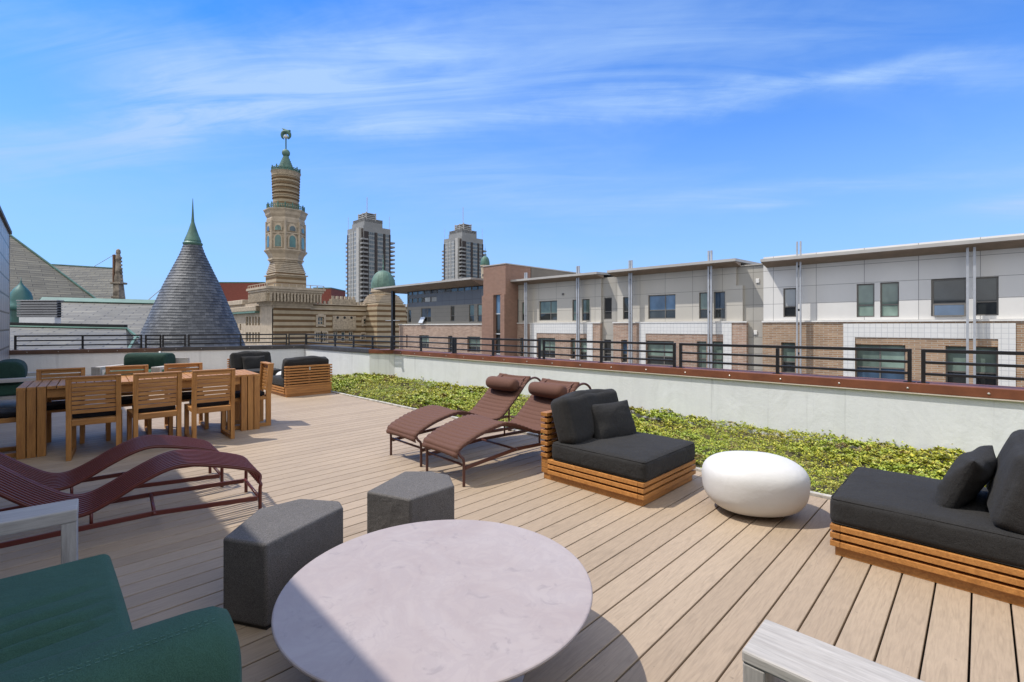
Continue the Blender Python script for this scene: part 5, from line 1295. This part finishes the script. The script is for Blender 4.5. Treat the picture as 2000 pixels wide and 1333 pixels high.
# lantern box on the ribbon roof
q = P(937, 545, 52); lz = E_.z(870, 552.5)
obj('roof_hatch', MB().box(q.x-.5, q.x+.5, DF+5, DF+6, lz+1.0, lz+1.25).box(q.x-.4, q.x-.3, DF+5.1, DF+5.2, lz+.001, lz+1).box(q.x+.2, q.x+.3, DF+5.1, DF+5.2, lz+.001, lz+1), BLACKM, cb, local=False)
obj('roof_unit', MB().box(FY(1066, 530, DF+5).x-.5, FY(1066, 530, DF+5).x+.6, DF+4.5, DF+5.5, zA, zA+1.5), LEDGE, apt, local=False)

# red brick blocks behind the theatre
REDB = m_brick('dark_red_brick', (.17, .042, .028), (.21, .055, .037), (.14, .05, .04), .5, .16, .02, .5, .9, .2, bmp=.2)
for (u0, u1, v0, Yb, lb_, vl) in ((425, 516, 553, 175, 'dark red brick block behind the theatre left of the minaret', 557), (612.5, 647, 564, 165, 'dark red brick block behind the theatre right of the minaret', 564)):
    a = P(u0, v0, Yb); b = P(u1, v0, Yb); d = (b-a); rz = math.atan2(d.y, d.x)
    r = empty('brick_block', (a.x, a.y, GZ), rz, lb_, 'building')
    obj('wall', MB().box(0, d.length, 0, 14, 0, a.z-GZ), REDB, r)
    obj('coping', MB().box(-.1, d.length+.1, -.1, 14, a.z-GZ+.002, a.z-GZ+.35), COPD, r)

# ================================================================ TWIN RESIDENTIAL TOWERS
TWG = m_plain('grey_tower_concrete', (.205, .205, .20), .85, .12, .12); TWB = m_plain('dark_brown_tower_brick', (.04, .032, .031), .9, .2, .2)
TWL = m_plain('pale_tower_concrete', (.34, .33, .31), .85, .1, .2)
def m_band(name, cw, cg, per, k, per2=0, k2=.15):
    m, t, b = new_mat(name); c = t.nodes.new('ShaderNodeTexCoord'); sp = t.nodes.new('ShaderNodeSeparateXYZ'); t.links.new(c.outputs['Object'], sp.inputs[0])
    w = math_node(t, 'GREATER_THAN', math_node(t, 'FRACT', math_node(t, 'DIVIDE', sp.outputs[2], per)), k)
    if per2:
        u = math_node(t, 'ADD', sp.outputs[0], sp.outputs[1]); w2 = math_node(t, 'GREATER_THAN', math_node(t, 'FRACT', math_node(t, 'DIVIDE', u, per2)), k2); w = math_node(t, 'MULTIPLY', w, w2)
    n = noise(t, texco(t, (.6, .6, .33)), 1.0, 2)
    gl = mixc_(t, 1, cg, ramp(t, n, [(.35, .5), (.65, 1.3)]), 'MULTIPLY')
    colr = mixc_(t, w, cw, gl); t.links.new(colr, b.inputs['Base Color'])
    rr = ramp(t, w, [(0, .85), (1, .12)]); t.links.new(rr, b.inputs['Roughness']); return m
TWW = m_band('tower_window_strip', (.22, .225, .22), (.10, .115, .115), 3.0, .35, 1.6, .12)
TWW2 = m_band('tower_pale_window_strip', (.32, .32, .31), (.17, .18, .175), 3.0, .3, 1.3, .4)
def tower(u0, uc, u1, vtop, Y, vup, vcrown, vmast, label, sidemasts):
    c = P(uc, vtop, Y); k = Y/FPX
    # solve the far corners on the two grid planes through the near corner
    ka, kb = (u0-1000)/FPX, (u1-1000)/FPX
    # left face: y = c.y plane going -x ; right face: x = c.x plane going +y
    xl = FY(u0, 600, c.y).x; yr_ = FX(u1, 600, c.x).y
    Lx, Ly = c.x-xl, yr_-c.y
    r = empty('residential_tower', (c.x, c.y, GZ), 0, label, 'tower', 'twin grey residential towers')
    H = c.z-GZ; fl = 3.0; nf = int(H/fl)
    obj('body', MB().box(-Lx, -.0, 0, Ly, 0, H), TWG, r)
    # left face strips
    obj('window_strip', MB().box(-Lx*.90, -Lx*.38, -.5, -.01, 0, H-2.5), TWW2, r)
    obj('brick_pier', MB().box(-Lx*.36, -Lx*.02, -.3, -.012, 0, H-2), TWB, r)
    obj('brick_pier', MB().box(-Lx*1.0-.02, -Lx*.92, -.3, -.012, 0, H-4), TWB, r)
    for f0, f1 in ((.18, .38), (.50, .70), (.80, .93)): obj('window_strip', MB().box(.012, .6, Ly*f0, Ly*f1, 0, H-4), TWW, r)
    for f0, f1 in ((.02, .165), (.40, .48), (.72, .785), (.94, 1.0)): obj('brick_pier', MB().box(.013, .35, Ly*f0, Ly*f1, 0, H-4), TWB, r)
    for kf in (.58, .74): obj('mullion_fin', MB().box(-Lx*kf-.25, -Lx*kf+.25, -.8, -.51, 0, H-2.5), TWL, r)
    obj('corner_pier', MB().box(-Lx*.24, -Lx*.10, -2.4, -.31, 0, H-1.5), TWL, r)
    bal0 = None
    for i in range(2, nf-2):
        if c.z-(H-i*fl) < -4: continue
        z = i*fl
        for (x0, x1, y0, y1) in ((-Lx-3.4, -Lx-.01, .3, 6.0), (-1.5, 1.8, -1.9, 2.6), (-4.5, .6, Ly+.01, Ly+3.4)):
            b_ = obj('balcony', MB().box(x0, x1, y0, y1, z, z+.25).box(x0, x1, y0, y0+.1, z+.251, z+1.15).box(x1-.1, x1, y0+.101, y1, z+.251, z+1.15), TWG, r)
    # stepped crown
    H2 = EYE-(vup-HZ)*k-GZ; H3 = EYE-(vcrown-HZ)*k-GZ
    obj('upper_block', MB().box(-Lx*.78, -Lx*.0-.8, 1.0, Ly*.72, H+.002, H+(H2-H)*.55), TWG, r)
    mb = MB()
    zc = H+(H2-H)*.55
    for i in range(3):
        z = zc+.4+i*(H2-zc)/3; mb.box(-Lx*.78, -1.2, 1.4, Ly*.74, z, z+(H2-zc)*.16)
    for x in (-Lx*.76, -Lx*.4, -1.8):
        for y in (1.6, Ly*.36, Ly*.70): mb.box(x, x+.6, y, y+.6, zc+.001, H2)
    obj('crown_lattice', mb, TWG, r)
    cx0, cx1, cy0, cy1 = -Lx*.55, -Lx*.05, Ly*.12, Ly*.5
    obj('lift_block', MB().box(cx0+.8, cx1-.8, cy0+.8, cy1-.8, H+.01, H3-(H3-H2)*.45), TWG, r)
    mb = MB()
    for i in range(4):
        z = H2-.8+i*(H3-H2+.8)/4; mb.box(cx0, cx1, cy0, cy1, z+.3, z+.3+(H3-H2)*.1)
    for x in (cx0+.1, (cx0+cx1)/2, cx1-.8):
        for y in (cy0+.1, cy1-.8): mb.box(x, x+.7, y, y+.7, H2-1.5, H3)
    obj('top_lattice', mb, TWL, r)
    m_ = ((cx0+cx1)/2, (cy0+cy1)/2)
    obj('mast', MB().tube([(*m_, H3-3), (*m_, EYE-(vmast-HZ)*k-GZ)], .28, 6), STEEL, r)
    for (x, y) in ((-Lx+.5, .5), (-.5, Ly-.5)): obj('antenna', MB().tube([(x, y, H-.1), (x, y, H+9)], .13, 5), STEEL, r)
    return r
tower(678.5, 710, 762.5, 440, 330, 424, 412, 378, 'left of the twin grey towers, nearer and larger', None)
tower(867, 902, 943.5, 461, 385, 446, 434, 399, 'right of the twin grey towers, rising behind the ribbon roof', None)

# ================================================================ CHURCH ROOFS AND SLATE CONE AT THE LEFT
def slate_cone(u, Y, vt, w_top, prof, label):
    c = P(u, 600, Y); k = Y/FPX; r = empty('slate_cone_turret', (c.x, c.y, GZ), 0, label, 'turret')
    SL = new_mat('cone_slate'); m, t, b = SL
    rnd = island(t); colr = ramp(t, rnd, [(0, (.050, .054, .062)), (.5, (.078, .083, .092)), (1, (.118, .122, .13))])
    colr = mixc_(t, .6, colr, ramp(t, noise(t, texco(t), .7, 5), [(.35, .75), (.65, 1.1)]), 'MULTIPLY')
    t.links.new(colr, b.inputs['Base Color']); b.inputs['Roughness'].default_value = .55
    mb = MB(); v = vt; zs = [EYE-(v_-HZ)*k for w_, v_ in prof]; cw = math.cos(math.atan((u-1000)/FPX)); ws = [w_*k*cw for w_, v_ in prof]
    def rad_at(z): return float(np.interp(-z, [-q for q in zs], ws))
    z = zs[0]; ch_ = .165; row = 0; zend = zs[-1]
    while z > zend:
        rt, rb = rad_at(z), rad_at(z-ch_*1.08)+.034; n = max(16, int(2*math.pi*rb/.235)); off = (row % 2)*.5+random.uniform(-.1, .1)
        for i in range(n):
            a0 = 2*math.pi*(i+off+.012)/n; a1 = 2*math.pi*(i+off+.988)/n; j = random.uniform(-.010, .006)
            pts = [(rt*math.cos(a0), rt*math.sin(a0), z), (rt*math.cos(a1), rt*math.sin(a1), z), (rb*math.cos(a1), rb*math.sin(a1), z-ch_*1.08+j), (rb*math.cos(a0), rb*math.sin(a0), z-ch_*1.08+j)]
            ri = rb-.034; pts += [(ri*math.cos(a1), ri*math.sin(a1), z-ch_*1.08+j), (ri*math.cos(a0), ri*math.sin(a0), z-ch_*1.08+j)]
            mb.add([(c.x+p[0], c.y+p[1], p[2]) for p in pts], [(0, 3, 2, 1), (3, 5, 4, 2)])
        z -= ch_; row += 1
    obj('slates', mb, m, r, local=False)
    obj('underlay', MB().lathe([(ws[i]-.03, zs[i]) for i in reversed(range(len(ws)))], 64, (c.x, c.y, 0)), DARKV, r, local=False)
    obj('drum', MB().lathe([(ws[-1]-.25, GZ), (ws[-1]-.25, zs[-1]-.01)], 48, (c.x, c.y, 0)), CREAM, r, local=False)
    cp = [(18.5, 480), (20, 477.5), (20, 475.5), (16.8, 473), (17.2, 471), (15.2, 466), (12, 459), (8.6, 450), (5.6, 441), (3.4, 434), (2.4, 424), (1.6, 408), (.5, 388)]
    obj('copper_cap', MB().lathe([(w_*k*cw, EYE-(v_-HZ)*k) for w_, v_ in cp], 32, (c.x, c.y, 0)), COPPER2, r, local=False, smooth=False)
COPPER2 = m_plain('spire_verdigris', (.055, .125, .09), .5, .3, 2.2)
slate_cone(376.5, 29, 478, 17, [(17, 478), (26, 500), (56, 558), (73, 596), (90, 635), (107, 676), (121, 712), (133, 740)], 'conical slate turret roof with green copper spire behind the railing')
def m_slate_roof(name, c, ang=0, bw=.55, bh=.26):
    m, t, b = new_mat(name); cc = t.nodes.new('ShaderNodeTexCoord')
    br = t.nodes.new('ShaderNodeTexBrick'); br.offset = .5
    for k, q in (('Scale', 1), ('Brick Width', bw), ('Row Height', bh), ('Mortar Size', .045), ('Mortar Smooth', .4)): br.inputs[k].default_value = q
    br.inputs['Color1'].default_value = (*sc_(c, .78), 1); br.inputs['Color2'].default_value = (*sc_(c, 1.18), 1); br.inputs['Mortar'].default_value = (*sc_(c, .3), 1)
    t.links.new(cc.outputs['UV'], br.inputs['Vector'])
    st = noise(t, texco(t, (.5, .5, 4.5)), 1.1, 5, .6, .5)
    colr = mixc_(t, .8, br.outputs['Color'], ramp(t, st, [(.32, (.62, .60, .54)), (.5, (1.0, 1.0, .97)), (.68, (1.45, 1.40, 1.25))]), 'MULTIPLY')
    t.links.new(colr, b.inputs['Base Color']); b.inputs['Roughness'].default_value = .6
    bump(t, b, math_node(t, 'SUBTRACT', 1.0, br.outputs['Fac']), .6, .02); return m
def slope(name, pts, mat, parent, th=.12):
    """roof plane through pts (ccw from outside), real thickness, with along-slope UVs"""
    pts = [Vector(p) for p in pts]; n = (pts[1]-pts[0]).cross(pts[-1]-pts[0]).normalized()
    if n.z < 0: n = -n
    e1 = Vector((0, 0, 1)).cross(n).normalized(); e2 = n.cross(e1)
    q = len(pts); low = [p-n*th for p in pts]
    mb = MB().add(pts+low, [tuple(range(q)), tuple(reversed(range(q, 2*q)))]+[(i, q+i, q+(i+1) % q, (i+1) % q) for i in range(q)])
    wv = [Vector(v_) for v_ in mb.v]
    o = obj(name, mb, mat, parent, local=False)
    uvl = o.data.uv_layers.new(name='UV')
    for lp in o.data.loops: w_ = wv[lp.vertex_index]; uvl.data[lp.index].uv = (w_.dot(e1), w_.dot(e2))
    return o
SLR = m_slate_roof('mossy_slate', (.105, .10, .082), 0, 2.2, .42); SLR2 = m_slate_roof('pale_slate', (.112, .108, .094), 0, 1.5, .27)
ch_r = empty('church', (P(150, 600, 45).x, P(150, 600, 45).y, GZ), 0, 'church with grey green slate roofs and copper ridges at the left', 'church')
RIDGE = m_plain('copper_ridge', (.085, .16, .125), .6, .2, 1)
def ridge_line(a, b, r=.12, mat=None): obj('ridge', MB().beam(a, b, r*2, r*1.4), mat or RIDGE, ch_r, local=False)
def on_plane(pts3, uvs):
    a_, b_, c_ = pts3; n_ = (b_-a_).cross(c_-a_); o_ = Vector((0, 0, EYE)); res = []
    for (u, v) in uvs:
        d_ = P(u, v, 1)-o_; res.append(o_+d_*((a_-o_).dot(n_)/d_.dot(n_)))
    return res
# middle roof: ridge, running to the cone
pl = (P(83, 583, 35), P(330, 589, 37), P(-10, 705, 27)); a, b, e1, e0 = on_plane(pl, [(83, 583), (330, 589), (330, 705), (-10, 705)])
slope('slate_slope', [a, b, e1, e0], SLR2, ch_r)
bk0, bk1 = P(-10, 690, 44), P(300, 690, 46)
slope('slate_slope', [a, bk0, bk1], SLR2, ch_r); slope('slate_slope', [a, bk1, b], SLR2, ch_r)
def flash(a, b, e, w_, mat, t_=.05):
    dn = (e-a).normalized()*w_; n_ = (b-a).cross(e-a).normalized(); n_ = n_ if n_.z > 0 else -n_; up = n_*t_
    obj('copper_flashing', MB().add([a+up, b+up, b+dn+up, a+dn+up, a+up*2, b+up*2, b+dn+up*2, a+dn+up*2], [(0, 1, 2, 3), (7, 6, 5, 4), (0, 4, 5, 1), (1, 5, 6, 2), (2, 6, 7, 3), (3, 7, 4, 0)]), mat, ch_r, local=False)
flash(a, b, e0, .75, RIDGE)
hp = (P(83, 583, 35), P(-10, 690, 44), P(10, 645, 34)); h_ = on_plane(hp, [(83, 583), (-10, 690), (12, 652)])
slope('slate_slope', h_, SLR2, ch_r); ridge_line(h_[0], h_[2], .07)
# big nave: near plane with sloping verge, and the gable behind it
pl = (P(8, 452, 60), P(192, 589, 60), P(-60, 640, 49))
slope('slate_slope', on_plane(pl, [(-60, 400), (8, 452), (96, 517), (192, 589), (230, 640), (-60, 640)]), SLR, ch_r, .25)
pl2 = (P(88, 516, 70), P(236, 525, 66), P(236, 640, 60)); g_ = on_plane(pl2, [(88, 516), (236, 525), (236, 640), (88, 640)])
slope('slate_slope', g_, SLR, ch_r, .25)
v_ = on_plane(pl, [(8, 452), (96, 517), (192, 589)]); up_ = Vector((0, 0, .1))
ridge_line(v_[0]+up_, v_[1]+up_, .10); ridge_line(v_[1]+up_, v_[2]+up_, .10); ridge_line(g_[0], g_[1], .10)
obj('gable_wall', MB().add([P(236.5, 525, 65.9), P(236.5, 640, 60), P(250, 640, 74), P(238, 525, 66.4), P(238, 640, 60.4), P(252, 640, 74.4)], [(0, 1, 2), (5, 4, 3), (0, 3, 4, 1), (1, 4, 5, 2), (2, 5, 3, 0)]), CREAM2, ch_r, local=False)
# near lean-to roof with dark top edge
pl = (P(-10, 636, 24), P(246, 641, 25.5), P(-10, 712, 18.5)); a, b, e1, e0 = on_plane(pl, [(-10, 636), (246, 641), (250, 712), (-10, 712)])
slope('slate_slope', [a, b, e1, e0], SLR2, ch_r)
slope('slate_slope', [b, P(300, 705, 25), e1], SLR2, ch_r)
obj('gutter', MB().beam(a+Vector((0, 0, .10)), b+Vector((0, 0, .10)), .35, .14), DARKV, ch_r, local=False)
flash(a, b, e0, .45, COPD, .03)
ridge_line(b, P(270, 660, 24), .05, COPD); ridge_line(P(266, 657, 23.8), P(247, 690, 21.5), .05)
# support the roofs with plain walls below
sw = MB()
for (p, q) in ((P(-10, 700, 27.2), P(325, 700, 29.2)), (P(-10, 710, 18.7), P(250, 710, 19.8))):
    sw.add([(p.x, p.y, GZ), (q.x, q.y, GZ), (q.x, q.y, q.z), (p.x, p.y, p.z), (p.x-.5, p.y+.5, GZ), (q.x-.5, q.y+.5, GZ), (q.x-.5, q.y+.5, q.z), (p.x-.5, p.y+.5, p.z)], [(0, 1, 2, 3), (7, 6, 5, 4), (0, 4, 5, 1), (1, 5, 6, 2), (2, 6, 7, 3), (3, 7, 4, 0)])
obj('church_wall', sw, CREAM2, ch_r, local=False)
# louvred vent
vt = empty('roof_vent', P(33, 632, 25.5), 0, 'pale grey louvred vent box on the near church roof', 'vent'); vt.rotation_euler.z = TH-R(3)
VM = m_plain('grey_vent_metal', (.26, .26, .27), .55, .08, 1); kv = 25.5/FPX; wv_ = 82*kv
obj('curb', MB().box(.12, wv_-.12, 0, .34, -.9, 12*kv), m_plain('pale_curb', (.62, .62, .62), .6, .06), vt)
obj('housing', MB().box(.06, wv_-.06, .12, .30, 12*kv+.001, 43*kv), DARKV, vt)  # near-black colour paints in the shade between the louvres
for i in range(6):
    z = (14+i*5)*kv; obj('louvre', MB().add(*(lambda q: (q.v, q.f))(MB().box(0, wv_, -.02, .12, -.012, .012).box(wv_-.02, wv_, .121, .34, -.012, .012)), Mt(0, 0, z+.05, rx=R(0))).box(0, wv_, .0, .03, z-.03, z+.04), VM, vt)
obj('lid', MB().box(-.03, wv_+.03, -.03, .38, 43.2*kv, 45.5*kv), VM, vt, bevel=.01)
# small ogee dome
p = P(41, 600, 33); k = 33/FPX
r = empty('ogee_dome', (p.x, p.y, GZ), 0, 'small dark green ogee dome beside the tiled wall', 'dome')
og = [(25, 606), (25, 597), (23.5, 596), (23.5, 588), (22.5, 580), (19, 571), (13, 564), (7, 559), (3.5, 555), (1.6, 551), (2.0, 549.5), (.8, 548), (.4, 542)]
obj('copper_shell', MB().lathe([(w_*k*.74, EYE-(v_-HZ)*k) for w_, v_ in og], 24, (p.x, p.y, 0)), m_plain('sea_green_copper', (.035, .115, .105), .45, .2, 1), r, local=False, smooth=True)
obj('drum', MB().lathe([(15.5*k, GZ), (15.5*k, EYE-(606-HZ)*k)], 24, (p.x, p.y, 0)), m_plain('dark_teal_louvre', (.02, .07, .06), .6, .2), r, local=False)
# stone pinnacle
p = P(231, 583, 57); k = 57/FPX; r = empty('stone_pinnacle', (p.x, p.y, GZ), TH, 'weathered stone pinnacle at the end of the church ridge', 'pinnacle')
PIN = m_plain('blackened_limestone', (.21, .175, .135), .95, .6, 1.6, bumpy=.8, bscale=6)
zf_ = lambda v_: EYE-(v_-HZ)*k-GZ
obj('shaft', MB().box(-6*k, 6*k, -6*k, 6*k, 0, zf_(556)).box(-8*k, 8*k, -8*k, 8*k, zf_(583), zf_(579)), PIN, r, bevel=.06)
obj('cap', MB().box(-9*k, 11*k, -9*k, 9*k, zf_(556)+.01, zf_(552)), PIN, r, bevel=.05)
obj('spire', MB().lathe([(6.5*k, zf_(552)+.01), (7*k, zf_(545)), (5*k, zf_(535)), (5.5*k, zf_(530)), (4*k, zf_(510)), (5*k, zf_(507)), (3.2*k, zf_(497)), (4.2*k, zf_(494)), (3.6*k, zf_(489)), (1*k, zf_(486.5))], 8), PIN, r)
mb = MB()
for i in range(7):
    z = zf_(548-i*7); mb.box(5.5*k-i*.25*k, 8*k-i*.35*k, -.12, .12, z, z+.22)
obj('crocket', mb, PIN, r)
obj('side_post', MB().box(-8.5*k, -6.2*k, -4*k, 4*k, zf_(552)+.01, zf_(498)), m_plain('rusty_stone', (.17, .095, .06), .95, .4, 1), r, bevel=.04)
for (a, b, lab) in ((P(182, 522, 60), P(226, 496, 57), 'thin guy wire from the church ridge up to the stone pinnacle'), (P(290, 586, 40), P(336, 547, 40), 'thin wire rising behind the slate cone from the church ridge')):
    w_ = obj('guy_wire', MB().tube([a, b], .03, 5), STEEL); tag(w_, lab, 'wire')
